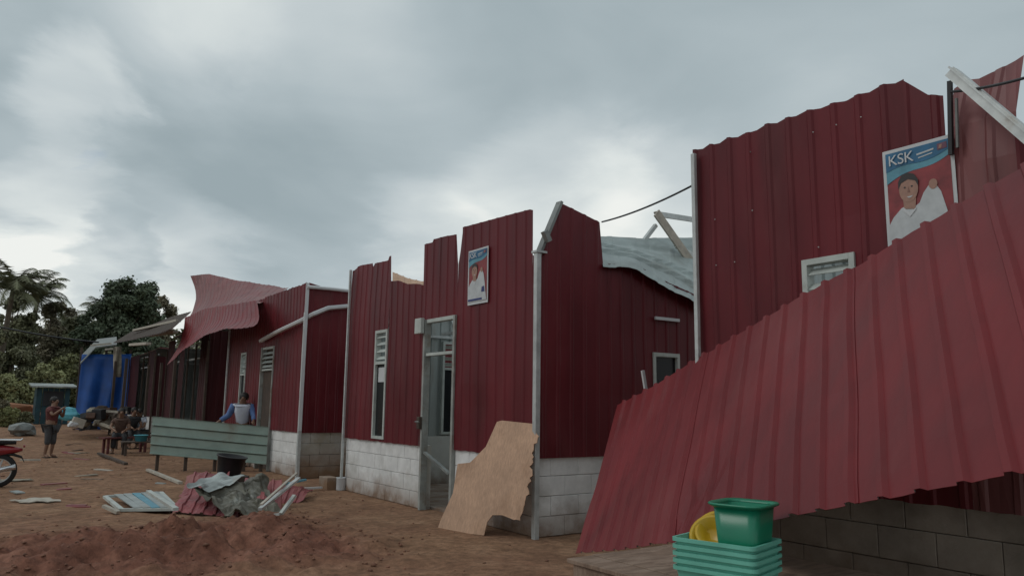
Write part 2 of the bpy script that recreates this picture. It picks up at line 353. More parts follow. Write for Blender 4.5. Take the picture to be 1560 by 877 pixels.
def gn(sc, det=6., ro=.62):
    n = nd(t, 'ShaderNodeTexNoise', _2=sc, _3=det, _4=ro); t.links.new(g.outputs['Position'], n.inputs['Vector']); return n
na, nb, nc_ = gn(.75, 6., .6), gn(2.2, 8., .68), gn(11., 6., .72)
r1 = ramp(t, [(.30, (0.182, 0.098, 0.057)), (.5, (0.267, 0.149, 0.087)), (.70, (0.364, 0.217, 0.133))]); t.links.new(nb.outputs[0], r1.inputs[0])
r2 = ramp(t, [(.25, (0.101, 0.042, 0.028)), (.5, (0.209, 0.089, 0.059)), (.75, (0.324, 0.159, 0.108))]); t.links.new(nb.outputs[0], r2.inputs[0])
mk = nd(t, 'ShaderNodeMath', operation='MULTIPLY_ADD', _1=1.5, _2=-.72); t.links.new(na.outputs[0], mk.inputs[0])
mk2 = nd(t, 'ShaderNodeMath', operation='ADD', use_clamp=True); t.links.new(at_.outputs['Fac'], mk2.inputs[0]); t.links.new(mk.outputs[0], mk2.inputs[1])
mx = nd(t, 'ShaderNodeMix', data_type='RGBA'); t.links.new(mk2.outputs[0], mx.inputs[0]); t.links.new(r1.outputs[0], mx.inputs[6]); t.links.new(r2.outputs[0], mx.inputs[7])
r3 = ramp(t, [(.3, (.50,)*3), (.52, (.98,)*3), (.75, (1.35,)*3)]); t.links.new(nc_.outputs[0], r3.inputs[0])
mm = nd(t, 'ShaderNodeMix', data_type='RGBA', blend_type='MULTIPLY', _0=1.); t.links.new(mx.outputs[2], mm.inputs[6]); t.links.new(r3.outputs[0], mm.inputs[7])
at2 = nd(t, 'ShaderNodeAttribute', attribute_name='grass')
r4 = ramp(t, [(.3, (.035, .045, .018)), (.7, (.075, .085, .035))]); t.links.new(nc_.outputs[0], r4.inputs[0])
mg = nd(t, 'ShaderNodeMix', data_type='RGBA'); t.links.new(at2.outputs['Fac'], mg.inputs[0]); t.links.new(mm.outputs[2], mg.inputs[6]); t.links.new(r4.outputs[0], mg.inputs[7])
t.links.new(mg.outputs[2], b.inputs['Base Color'])
nf = gn(38., 6., .7); ad = nd(t, 'ShaderNodeMath', operation='ADD'); t.links.new(nf.outputs[0], ad.inputs[0]); t.links.new(nc_.outputs[0], ad.inputs[1])
bp = nd(t, 'ShaderNodeBump', _0=.55, _1=.03); t.links.new(ad.outputs[0], bp.inputs['Height']); t.links.new(bp.outputs[0], b.inputs['Normal'])
go = mesh('ground', gv, gf, gm, None, True); tag(go, 'red brown bare earth yard in front of the stalls', None, None, 'structure')
for nm, f in (('mud', lambda x, y: min(1, max(mound(x, y)*9.5, .25*sst(13, 9, y)*sst(3.6, 2.4, x)))), ('grass', lambda x, y: sst(44, 54, y))):
    a = go.data.attributes.new(nm, 'FLOAT', 'POINT'); a.data.foreach_set('value', [f(x, y) for x, y, z in gv])
# loose clods and pebbles nobody could count
mb = MB()
for i in range(10000):
    y = random.uniform(6.0, 24); x = random.uniform(-1.8, 5.05)
    dens = .05 + min(1, mound(x, y)*9) + .25*math.exp(-((x-3.5)/.35)**2)*(y < 12)
    if random.random() > dens: continue
    s = random.uniform(.006, .022)*(1.6 if random.random() < .12 else 1); z = ground_h(x, y)
    vs = [V((x, y, z+s*.25))+V((a*s*random.uniform(.6, 1.4), c*s*random.uniform(.6, 1.4), d*s*random.uniform(.4, .9))) for a, c, d in ((1, 0, 0), (0, 1, 0), (-1, 0, 0), (0, -1, 0), (0, 0, 1), (0, 0, -1))]
    mb.add(vs, [(0, 1, 4), (1, 2, 4), (2, 3, 4), (3, 0, 4), (1, 0, 5), (2, 1, 5), (3, 2, 5), (0, 3, 5)])
clod = mat('earth_clods', (.20, .095, .06), .95, 0, .45, 3)
tag(mb.build('clods', clod, None, True), 'loose clods and pebbles of red earth on the ground', 'clods', None, 'stuff')

# ------------------------------------------------------------------ stalls
BM = {}
def block_mesh(l, h, d, m):
    k = (round(l, 3), m.name)
    if k not in BM:
        bm = bmesh.new(); bmesh.ops.create_cube(bm, size=1); bmesh.ops.scale(bm, vec=(d, l, h), verts=bm.verts)
        bmesh.ops.bevel(bm, geom=bm.edges[:], offset=.004, segments=1, affect='EDGES')
        me = bpy.data.meshes.new('block'); bm.to_mesh(me); bm.free(); me.materials.append(m); BM[k] = me
    return BM[k]
def block_wall(parent, p0, d, n, length, m, courses=4, bl=.40, bh=.22, depth=.05, skip=()):
    """running bond of blocks from p0 along d, faces towards n, standing proud of a core wall"""
    p0, d, n = V(p0), V(d), V(n); rz = atan2(d.y, d.x)-pi/2
    for c in range(courses):
        s = -bl/2 if c % 2 else 0.
        while s < length-.03:
            a, e = max(s, 0), min(s+bl, length); s += bl
            if e-a < .05: continue
            if any(k0 < (a+e)/2 < k1 for k0, k1 in skip): continue
            me = block_mesh(round(e-a-.005, 3), bh-.005, depth, m)
            o = bpy.data.objects.new('block', me); COL.objects.link(o); o.parent = parent
            q = p0+d*((a+e)/2)+n*(-depth/2+random.uniform(-.002, .003)); q.z = p0.z+(c+.5)*bh
            o.location = q-base(parent); o.rotation_euler = (0, 0, rz+random.uniform(-.003, .003))
def window_unit(parent, axis, fix, a, b, z0, z1, zl, out_dir, louvers=4, pane=True, paper=False):
    """frame in the wall plane; axis 'y' -> wall runs along Y at x=fix, 'x' -> runs along X at y=fix; zl: sill of the louvred part"""
    def P(s, d, z): return (fix+d*out_dir, s, z) if axis == 'y' else (s, fix+d*out_dir, z)
    def bx(mb, s0, s1, d0, d1, za, zb_):
        p, q = P(s0, d0, za), P(s1, d1, zb_); mb.box(tuple(map(min, p, q)), tuple(map(max, p, q)))
    w_ = MB(); t_ = .045
    bx(w_, a, a+t_, -.05, .045, z0, z1); bx(w_, b-t_, b, -.05, .045, z0, z1)
    bx(w_, a+t_, b-t_, -.05, .047, z0, z0+t_); bx(w_, a+t_, b-t_, -.05, .047, z1-t_, z1); bx(w_, a+t_, b-t_, -.05, .043, zl-t_/2, zl+t_/2)
    o = w_.build('window', frame, parent)
    if pane:
        g_ = MB(); bx(g_, a+t_, b-t_, -.01, 0., z0+t_, zl-t_/2); g_.build('pane', glass, o)
    if paper:
        g_ = MB(); bx(g_, a+t_+.06, b-t_-.05, .002, .004, zl-.30, zl-.07); g_.build('paper_notice', pw, o)
    for k in range(louvers):
        zc = zl+t_/2+(z1-t_-zl-t_/2)*(k+.5)/louvers; l_ = MB(); h = .028
        p = [P(a+t_, .03, zc-h), P(b-t_, .03, zc-h), P(b-t_, .036, zc-h+.004), P(a+t_, .036, zc-h+.004), P(a+t_, -.03, zc+h), P(b-t_, -.03, zc+h), P(b-t_, -.024, zc+h+.004), P(a+t_, -.024, zc+h+.004)]
        l_.hexa(p); l_.build('louver', frame, o)
    return o
DEP = 4.0; LEN = 5.46; WH = .88; XB = XF+DEP
def stall(Y0, label, front, rmat=red, side_top=None, far_top=3.5, back_top=3.2, blk=block, blk_side=block, door=True, near_blocks=True, far_blocks=False, paper=False, win_near=True, low=.86, win_front=True, roof=None, ribh=.010, pmat=None, nearz=None):
    """red metal stall on a white block base, its length along Y from Y0; `front` lists (s0, s1, top) for the facade sheets"""
    Y1 = Y0+LEN; R_ = empty('market_stall', (XF, Y0, 0), label, 'stall', 'red metal market stalls in a row')
    gx_ = .05
    # core walls behind the facing blocks
    c = MB(); c.box((XF+gx_, Y0+gx_, -.05), (XF+.12, Y0+1.80, WH-.01)); c.box((XF+gx_, Y0+2.66, -.05), (XF+.12, Y1-gx_, WH-.01))
    c.box((XF+.1205, Y0+gx_, -.05), (XB-.05, Y0+.12, WH-.012)); c.box((XF+.1205, Y1-.12, -.05), (XB-.05, Y1-gx_, WH-.012)); c.box((XB-.12, Y0+.1205, -.05), (XB-.05, Y1-.1205, WH-.008))
    c.build('wall_core', [plaster], R_)
    block_wall(R_, (XF, Y0+.05, 0), (0, 1, 0), (-1, 0, 0), 1.75, blk); block_wall(R_, (XF, Y0+2.66, 0), (0, 1, 0), (-1, 0, 0), LEN-2.66-.05, blk)
    if near_blocks: block_wall(R_, (XF+.003, Y0, 0), (1, 0, 0), (0, -1, 0), DEP-.1, blk_side)
    if far_blocks: block_wall(R_, (XF+.003, Y1, 0), (1, 0, 0), (0, 1, 0), DEP-.1, blk_side)
    f = MB(); f.box((XF+.13, Y0+.13, -.03), (XB-.13, Y1-.13, .03)); f.build('floor_slab', mortar, R_)
    xs = XF-.025
    for (s0, s1, top, kw) in front:
        hs = []
        for (h0, h1, z0, z1) in ((1.80, 2.66, -1, 2.64),)+(((3.90, 4.34, .90, 2.60),) if win_front else ()):
            if h0 < s1 and h1 > s0: hs.append((max(h0-s0, 0), min(h1-s0, s1-s0), z0, z1))
        m_ = kw.get('m', rmat)
        sheet('wall_sheet', R_, (xs, Y0+s0, 0), (0, 1, 0), (0, 0, 1), (-1, 0, 0), s1-s0, low+random.uniform(-.006, .006), top, [m_, sback], .20, ribh, hs, 10, kw.get('warp', dents(Y0+s0)), bot=(lambda s, k=s0: low+.012*fn(s*6, k, 1, 1, 2)), s0=kw.get('o', 0.), slant=kw.get('slant'))
    # near and far side walls, back wall
    wx = (7.10-XF+.008, 7.54-XF+.008); wx2 = (7.10-XF-.03, 7.54-XF-.03)
    st = side_top or (lambda s: 3.5)
    sheet('wall_sheet', R_, (XF-.008, Y0-.025, 0), (1, 0, 0), (0, 0, 1), (0, -1, 0), DEP-.06, low, st, [rmat, sback], .20, ribh, [(wx[0], wx[1], .90, 2.60)] if win_near else [(wx[0], wx[1], *nearz)] if nearz else [], 10, dents(Y0+40), s0=.07, slant=None)
    sheet('wall_sheet', R_, (XF+.03, Y1+.025, 0), (1, 0, 0), (0, 0, 1), (0, 1, 0), DEP-.1, low, far_top, [rmat, sback], .20, .022, [(wx2[0], wx2[1], .90, 2.60)], 10, dents(Y0+50))
    sheet('wall_sheet', R_, (XB-.02, Y0+.05, 0), (0, 1, 0), (0, 0, 1), (1, 0, 0), LEN-.1, low, back_top, [rmat, sback], .20, .022, [], 10, dents(Y0+60))
    if win_near: window_unit(R_, 'x', Y0-.0, 7.10, 7.54, .90, 2.60, 2.10, -1, 2 if Y0 < 8 else 4)
    window_unit(R_, 'x', Y1-.0, 7.10, 7.54, .90, 2.60, 2.10, 1, 4)
    if win_front: window_unit(R_, 'y', XF-.0, Y0+3.90, Y0+4.34, .90, 2.60, 2.08, -1, 4, True, paper)
    # frame: corner posts, studs and girts of light steel
    for (px, py, h) in ((XF-.078, Y0-.075, 3.2), (XF-.098, Y1-.095, 3.74)):
        p = MB(); p.box((px, py, -.03), (px+(.065 if h < 3.5 else .04), py+(.065 if h < 3.5 else .04), h if not pmat else 3.1)); p.build('corner_post', pmat or steel, R_, bevel=.006)
    def memb(nm, a, b_, w_=.045, h_=.045, m_=steel):
        q = MB(); q.bar(a, b_, w_, h_); q.build(nm, m_, R_)
    for s in (.7, 1.72, 2.75, 3.82, 4.42, 5.3): memb('stud', (XF+.032, Y0+s, WH), (XF+.032, Y0+s, 3.1), m_=pmat or steel)
    for z in (1.62, 2.68, 3.08):
        if z > 2.65: memb('girt', (XF+.08, Y0+.1, z), (XF+.08, Y1-.1, z))
        memb('girt', (XF+.14, Y1-.03, z), (XB-.2, Y1-.03, z)) if z > 2.65 else None
        memb('girt', (XF+.14, Y0+.03, z), (XB-.2, Y0+.03, z)) if z > 2.65 and z < 2.9 else None
    if roof:  # closed roof added to keep the open-fronted far stalls dark inside
        ruled('roof_sheet', R_, [(XF+.1, Y0+.02, roof), (XF+.1, Y1-.02, roof-.1)], [(XB+.15, Y0+.02, roof-.25), (XB+.15, Y1-.02, roof-.4)], [redold, sback], .22, .03, 4, flipn=True, bend=lambda t, q: .04*fn(t*5, q*3, Y0, 1, 3))
    if door:   # door frame with the leaf gone
        d = MB(); d.box((XF-.055, Y0+1.80, 0), (XF+.05, Y0+1.85, 2.64)); d.build('door_frame', doorfr, R_)
        d = MB(); d.box((XF-.07, Y0+2.61, 0), (XF+.03, Y0+2.66, 2.64)); d.build('door_frame', doorfr, R_)
        d = MB(); d.box((XF-.05, Y0+1.852, 2.59), (XF+.05, Y0+2.598, 2.64)); d.build('lintel', frame, R_)
        d = MB(); d.box((XF-.05, Y0+1.852, 2.12), (XF+.05, Y0+2.598, 2.16)); d.build('transom', frame, R_)
    return R_
flat = lambda z, a=.012, k=0.: (lambda s: z+a*math.sin(s*31+k)*.4+a*fn(s*4, k, 0, 1, 3))

# --- middle stall: torn top edge, notch and split
SY = 7.09
k2_side = piecewise([(0, 3.2), (.05, 3.22), (.27, 3.85), (.30, 3.86), (.94, 3.71), (.97, 3.66), (.99, 3.19), (1.2, 3.22), (1.5, 3.23), (1.7, 3.2), (1.92, 3.12), (2.6, 2.97), (4, 2.7)])
K2 = stall(SY, 'red metal stall with torn notched top edge, leaning plywood at its corner', [
    (.0, .085, piecewise([(0, 3.14), (.085, 3.20)]), {}), (.085, 1.70, piecewise([(0, 3.74), (.03, 3.76), (1.615, 3.83)]), {}),
    (1.70, 1.80, piecewise([(0, 3.80), (.05, 3.55), (.1, 3.34)]), {}),
    (1.80, 2.78, piecewise([(0, 3.33), (.03, 3.45), (.06, 3.76), (.4, 3.79), (.7, 3.80), (.72, 3.76), (.98, 3.77)]), {'o': .05}),
    (2.78, 3.90, piecewise([(0, 3.16), (.1, 3.19), (.3, 3.22), (.5, 3.24), (.8, 3.33), (1.12, 3.36)]), {'o': .1}),
    (3.90, 5.48, piecewise([(0, 3.36), (.01, 3.77), (.12, 3.80), (.14, 3.72), (.7, 3.75), (.72, 3.68), (.74, 3.76), (1.3, 3.80), (1.55, 3.74)]), {'warp': lambda s, z: .012*fn(s, z, 4, .9, 3)-.03*sst(2.6, 3.9, z)})],
    rmat=red, side_top=k2_side, far_top=flat(3.35), back_top=flat(2.6), paper=True, win_near=False, nearz=(.90, 2.13))
window_unit(K2, 'x', SY, 7.08, 7.56, .90, 2.14, 2.11, -1, 0)
m_ = MB(); m_.box((7.10, SY-.075, 2.56), (7.54, SY-.05, 2.60)); m_.build('vent_bar', pw, K2)
# torn strip still standing beside the corner post, bent back over it
m_ = MB(); m_.bar((XF-.03, SY-.02, 3.17), ony(853, 308, SY-.03), .10, .035, (1, 0, 0)); m_.build('bent_channel', steeld, K2)
m_ = MB(); m_.bar(ony(829, 352, SY-.10), ony(836, 368, SY-.10), .07, .06, (1, 0, 0)); m_.build('bent_bracket', steeld, K2)
m_ = MB(); m_.box((XF-.09, SY-.09, 3.20), (XF+.06, SY+.02, 3.225)); m_.build('post_cap', steel, K2)
# door leftovers: lock box on the frame, bracket at the lintel, fallen bar across the opening, roof scrap behind the notch
m_ = MB(); m_.box((XF-.125, SY+2.60, 1.10), (XF-.077, SY+2.68, 1.27)); m_.build('lock_case', woodd, K2, bevel=.006)
m_ = MB(); m_.tube([(XF-.13, SY+2.62, 1.20), (XF-.17, SY+2.62, 1.20), (XF-.17, SY+2.52, 1.20)], .012); m_.build('door_handle', steeld, K2)
m_ = MB(); m_.box((XF-.14, SY+2.61, 2.44), (XF-.078, SY+2.80, 2.66)); m_.build('lintel_bracket', frame, K2, bevel=.008)
m_ = MB(); m_.bar((XF-.03, SY+2.58, .78), (XF-.03, SY+1.87, .54), .05, .03); m_.build('fallen_bar', steeld, K2)
m_ = MB(); m_.bar((XF+.5, SY+2.9, 2.85), (XF+.45, SY+2.3, 1.95), .06, .03); m_.build('broken_brace', steel, K2)
m_ = MB(); m_.bar((6.3, SY+.3, 2.66), (7.0, SY+LEN-.2, 2.72), .06, .05); m_.build('tie_beam', steel, K2)
A = [onx(598, 432, 5.75), onx(625, 438, 5.75), onx(652, 438, 5.75)]; B = [onx(598, 414, 6.3), onx(622, 424, 6.3), onx(650, 430, 6.3)]
ruled('roof_scrap', K2, A, B, [ply, sback], .25, .01, 4)
# rear roof sheets slid down over the alley side
roofl = [ony(919, 406, SY-.10), ony(965, 411, SY-.12), ony(1000, 435, SY-.12), ony(1030, 451, SY-.13), ony(1060, 468, SY-.14), ony(1100, 488, SY-.14)]
roofu = [ony(900, 366, 8.3), ony(940, 370, 8.4), ony(985, 371, 8.5), ony(1030, 372, 8.6), ony(1070, 373, 8.6), ony(1120, 376, 8.6)]
ruled('roof_sheet', K2, roofl, roofu, [roofg, roofg], .31, .006, 40, bend=lambda t, q: .05*sin(q*5.5+t*2.5)+.06*sst(.40-.2*t, .44-.2*t, q)+.05*sst(.60-.3*t, .63-.3*t, q)-.03*math.exp(-((q-.8+.1*t)/.05)**2)+.02*fn(t*5, q*3, 2, 1, 4))
for a, b_, wd in (((1000, 324, 8.0), (1052, 398, 8.0), .14), ((1001, 326, 8.03), (1085, 339, 8.4), .08), ((976, 374, 8.4), (1000, 343, 8.4), .055), ((1030, 374, 8.1), (1064, 394, 8.0), .08)):
    m_ = MB(); p, q = ony(*a), ony(*b_); m_.bar(p, q, wd, .03, (0, 1, 0)); d_ = (q-p).normalized(); m_.bar(p+V((0, .032, .02)), q+V((0, .032, .02)), .02, .05, (0, 1, 0)); m_.build('broken_rafter', plank2 if wd > .12 else steel, K2)

# --- near stall at the right: buckled top corner
NY = -.76
def bent(s, z): return -.16*sst(3.16, 3.95, z)*(1+.3*sin(s*14)) + .02*fn(s*5, z*3, 2, 1, 3) + .02*math.exp(-((z-3.19)/.03)**2)
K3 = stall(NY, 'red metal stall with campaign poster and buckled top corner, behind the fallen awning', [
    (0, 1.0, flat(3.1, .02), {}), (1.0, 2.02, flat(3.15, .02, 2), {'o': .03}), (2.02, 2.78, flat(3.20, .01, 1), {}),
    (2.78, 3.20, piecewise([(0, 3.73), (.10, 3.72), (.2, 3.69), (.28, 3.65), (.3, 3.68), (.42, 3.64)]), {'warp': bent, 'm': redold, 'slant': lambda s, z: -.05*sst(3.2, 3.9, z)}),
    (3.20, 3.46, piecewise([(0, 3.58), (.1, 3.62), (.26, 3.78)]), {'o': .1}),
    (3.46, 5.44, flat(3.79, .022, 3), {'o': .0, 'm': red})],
    rmat=red, side_top=flat(3.1), far_top=flat(3.74), back_top=flat(2.8), near_blocks=False, win_near=False, low=.84, blk=block_shaded, ribh=.014)
m_ = MB(); p, q = onx(1452, 112, 5.10), onx(1600, 238, 4.95); m_.bar(p, q, .07, .09, (1, 0, 0)); m_.bar(p+V((-.041, 0, .03)), q+V((-.041, 0, .03)), .012, .03, (1, 0, 0)); m_.build('broken_rafter', steel, K3)
m_ = MB(); m_.bar(onx(1447, 124, 5.17), onx(1449, 236, 5.19), .025, .03); m_.build('conduit', blackp, K3)
m_ = MB(); m_.bar(onx(1457, 150, 5.18), onx(1459, 225, 5.20), .014, .02); m_.build('conduit', steeld, K3)
# small bright dings in the paint of the near facade: screws with washers
for i in range(12):
    q = V((XF-.052, NY+random.choice([3.58, 3.78, 3.98, 4.18, 4.38, 4.78, 4.98, 5.18]), random.choice([1.62, 2.68, 2.69, 3.09, 3.60])))
    m_ = MB(); m_.lathe(q, [(.0, -.004), (.004, -.003), (.006, .003)], 8, (1, 0, 0)); m_.build('roofing_screw', steel, K3)

# --- stall beyond the first alley: white trims, hanging flashing
LY = 14.75
K1 = stall(LY, 'red metal stall with white corner trim and drooping white flashing, grey block side', [
    (.03, 1.80, flat(3.80, .02), {}), (1.80, 2.70, flat(3.80, .02, 4), {'o': .05}), (2.70, 3.90, flat(3.78, .02, 2), {}), (3.90, 5.46, flat(3.74, .02, 2), {})],
    rmat=red, side_top=piecewise([(0, 3.80), (.4, 3.72), (1.0, 3.66), (4, 3.4)]), blk_side=blockd)
m_ = MB(); m_.box((XF+.0, LY+1.852, .03), (XF+.03, LY+2.598, 2.118)); m_.build('door_leaf', woodd, K1)
for k in range(4):
    m_ = MB(); z = 2.22+.095*k; m_.hexa([(XF-.06, LY+1.852, z-.03), (XF-.055, LY+1.852, z-.034), (XF-.055, LY+2.598, z-.034), (XF-.06, LY+2.598, z-.03), (XF+.0, LY+1.852, z+.03), (XF+.005, LY+1.852, z+.026), (XF+.005, LY+2.598, z+.026), (XF+.0, LY+2.598, z+.03)]); m_.build('louver', frame, K1)
m_ = MB(); m_.box((XF+.05, LY+1.8, 2.16), (XF+.06, LY+2.66, 2.62)); m_.build('transom_board', woodd, K1)
m_ = MB(); m_.box((XF-.085, LY-.09, WH+.02), (XF-.02, LY-.076, 3.78)); m_.build('corner_trim', pw, K1)
m_ = MB(); m_.tube([V((XF-.06, LY-.10, 3.70)), ony(505, 440, LY-.10), ony(540, 444, LY-.10)], .035, 6); m_.build('flashing', pw, K1)
pts = [onx(397, 519, XF-.12), onx(425, 504, XF-.12), onx(455, 490, XF-.12), ony(478, 478, LY-.14), ony(500, 469, LY-.14), ony(545, 465, LY-.14)]
m_ = MB(); m_.tube(pts, .045, 6); m_.build('flashing', pw, K1)

# --- collapsed stall further along, roof thrown forward
CY_ = 22.41
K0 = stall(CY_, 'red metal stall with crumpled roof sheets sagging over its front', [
    (.03, .95, flat(3.6), {}), (3.0, 3.7, flat(3.6), {}), (4.5, 5.46, flat(3.4), {})], rmat=red_shaded, win_near=False, far_top=flat(3.2), door=False, win_front=False, pmat=woodd, roof=3.66, side_top=flat(3.4))
lo = [onx(285, 487, 5.1), onx(318, 473, 5.1), onx(350, 469, 5.05), onx(396, 462, 5.1)]
hi = [ony(290, 420, 26.3), ony(318, 417, 25.0), ony(360, 427, 23.2), onx(440, 438, 6.6)]
ruled('roof_sheet', K0, lo, hi, [redold, sback], .34, .010, 10, flipn=False, bend=lambda t, q: -.22*sin(q*pi)*(1-t)+.05*fn(t*6, q*2, 1, 1, 3))
lo2 = [onx(254, 556, 4.55), onx(283, 531, 4.5), onx(312, 510, 4.45), onx(345, 501, 4.4), onx(386, 497, 4.5)]
ruled('awning_sheet', K0, lo2, [p+V((-.07, 0, .06)) for p in lo], [redw, sback], .34, .012, 10, flipn=False, bend=lambda t, q: -.12*sin(q*pi)+.03*fn(t*6, q*2, 4, 1, 3))
for y in (22.9, 24.8, 26.8):
    m_ = MB(); m_.bar((4.5, y, 0), (4.5, y, 2.55), .07, .07); m_.build('awning_post', woodd, K0)

# --- last stall in the row, shade put into its sheet colour, with a loose roof over its front
FY = 30.07
K9 = stall(FY, 'red stall at the far end, shade put into its sheet colour, with loose roof on timber posts', [
    (.03, 1.2, flat(3.2), {}), (3.4, 5.46, flat(3.2), {})], rmat=red_shaded, far_top=flat(3.0), win_near=False, door=False, win_front=False, pmat=woodd, roof=3.3, side_top=flat(3.0), back_top=flat(2.9))
lo = [onx(172, 522, 4.3), onx(205, 516, 4.3), onx(240, 508, 4.3), onx(262, 500, 4.3)]
hi = [onx(200, 505, 6.5), onx(232, 494, 6.2), onx(262, 482, 6.0), onx(292, 474, 5.9)]
ruled('roof_sheet', K9, lo, hi, [redold, woodd], .30, .03, 4, flipn=True)
for a, b_ in (((205, 503, 5.2), (272, 488, 5.2)), ((228, 511, 5.0), (268, 505, 5.0)), ((200, 525, 4.25), (226, 523, 4.25))):
    m_ = MB(); m_.bar(onx(*a), onx(*b_), .16, .08); m_.build('fascia_board', plank2, K9)
for y in (30.4, 33.0, 36.5):
    m_ = MB(); m_.bar((4.35, y, 0), (4.35, y, 2.9), .09, .09); m_.build('timber_post', woodd, K9)

# ------------------------------------------------------------------ fallen awning in front of the near stall
SC = .895
P0 = O+(onz(877, 843)-O)*SC
uu = -ray(380, 931); vv = ray(1274, -530); nn = uu.cross(vv).normalized(); nn = nn if nn.x < 0 else -nn
AW = empty('fallen_awning', (P0.x, P0.y, 0), 'large red ribbed awning sheet hanging aslant over a low wooden platform', 'awning')
RL = 2.045*SC; WW = 6.3; npan = 7; pw_ = WW/npan
for k in range(npan):
    s_ = k*pw_
    sheet('awning_sheet', AW, P0+uu*s_+nn*(.004*(k % 2)), uu, vv, nn, pw_+.012, 0., (lambda s, k=k: RL*(1.0+.05*sst(0, 3.5, s+k*pw_)+.015*sst(3.6, 6., s+k*pw_))+.012*fn((s+k*pw_)*5, k*.1, 2, 1, 2)), [redw, sback], .225, .023, [], 14,
          (lambda s, z, k=k: .022*fn(s+k*pw_, z, 11, .8, 3)-.03*math.exp(-(((s+k*pw_-1.9)-(z-.1)*.9)/.10)**2)*sst(.75, .2, z)+.003*fn((s+k*pw_)*3, z*3, 5, 1, 3)),
          bot=(lambda s, k=k: .05*sst(.0, 1.6, s+k*pw_)*sst(3.3, 1.6, s+k*pw_)*-1+.01*fn((s+k*pw_)*4, 2, 2, 1, 2)), s0=(s_ % .225))
for q in (.25, .62, .93):
    m_ = MB(); m_.bar(P0+uu*.3+vv*RL*q-nn*.085, P0+uu*(WW-.1)+vv*RL*q-nn*.085, .04, .05, tuple(nn)); m_.build('purlin', steeld, AW)
m_ = MB(); p = P0+uu*.62+vv*RL*.8-nn*.25; m_.bar(ony(985, 600, 5.6), ony(979, 564, 5.6), .035, .02, (0, 1, 0)); tag(m_.build('broken_batten', pw, None, at=tuple(ony(985, 600, 5.6))), 'short white batten poking up behind the fallen awning', 'batten')

# ------------------------------------------------------------------ low wooden platform, crates, bin, bowls
TZ = .53; A_ = onz(865, 850, TZ); TX0, TX1, TY1, TY0 = A_.x, 4.32, A_.y+.02, 1.2
T = empty('wooden_platform', ((TX0+TX1)/2, (TY0+TY1)/2, 0), 'low wooden plank platform carrying turquoise crates', 'platform')
nb_ = 6
for k in range(nb_):
    m_ = MB(); x0 = TX0+(TX1-TX0)*k/nb_; m_.box((x0+.004, TY0+random.uniform(-.02, .02), TZ-.028), (TX0+(TX1-TX0)*(k+1)/nb_-.004, TY1+random.uniform(-.015, .01), TZ+random.uniform(-.003, .002))); m_.build('plank', wood, T, bevel=.004)
m_ = MB(); m_.box((TX0+.02, TY1-.09, TZ-.12), (TX1-.03, TY1-.05, TZ-.032)); m_.build('cross_rail', wood, T)
m_ = MB(); m_.box((TX0+.02, TY0+.08, TZ-.12), (TX0+.06, TY1-.092, TZ-.033)); m_.build('side_rail', wood, T)
m_ = MB(); m_.box((TX1-.09, TY0+.08, TZ-.12), (TX1-.05, TY1-.092, TZ-.033)); m_.build('side_rail', wood, T)
for x in (TX0+.065, TX1-.16):
    for y in (TY0+.1, TY1-.17):
        m_ = MB(); m_.box((x, y, -.02), (x+.065, y+.065, TZ-.034)); m_.build('leg', wood, T)
def rrect(hx, hy, r, n=5):
    r = min(r, hx*.99, hy*.99); P_ = []
    for cx, cy, a0 in ((hx-r, hy-r, 0), (-hx+r, hy-r, pi/2), (-hx+r, -hy+r, pi), (hx-r, -hy+r, 3*pi/2)):
        P_ += [(cx+r*cos(a0+pi/2*i/n), cy+r*sin(a0+pi/2*i/n)) for i in range(n+1)]
    return P_
def loft(prof, tr, n=5):
    """closed rounded-rectangle rings (z, hx, hy, r) joined into one skin; first and last ring capped"""
    vs = []; fs = []; k = None
    for (z, hx, hy, r) in prof:
        ring = rrect(hx, hy, r, n); k = len(ring); vs += [tr @ V((x, y, z)) for x, y in ring]
    for i in range(len(prof)-1): fs += [(i*k+j, i*k+(j+1) % k, (i+1)*k+(j+1) % k, (i+1)*k+j) for j in range(k)]
    fs += [tuple(range(k))[::-1], tuple((len(prof)-1)*k+j for j in range(k))]
    return vs, fs
RIM = .76; cs = (EYE-RIM)/.49
Lc = O+(V((2.175, 2.113, .96))-O)*cs; Fc = O+(V((2.323, 1.827, .96))-O)*cs
cdir = Matrix.Rotation(radians(-12), 3, 'Z') @ (Fc-Lc).normalized(); cw = (Fc-Lc).length*1.04; cn = V((-cdir.y, cdir.x, 0)); cn = cn if cn.x > 0 else -cn; cdp = .38
cc = Fc-cdir*cw/2+cn*cdp/2
yaw_c = atan2(cdir.y, cdir.x)
words = ['bottom crate of the turquoise plastic stack', 'turquoise plastic crate, second up in the stack', 'turquoise plastic crate, third up in the stack', 'turquoise plastic crate, fourth up, just under the top one', 'topmost turquoise plastic crate, holding the green bin and yellow bowls']
NCR = 5; PIT = .036
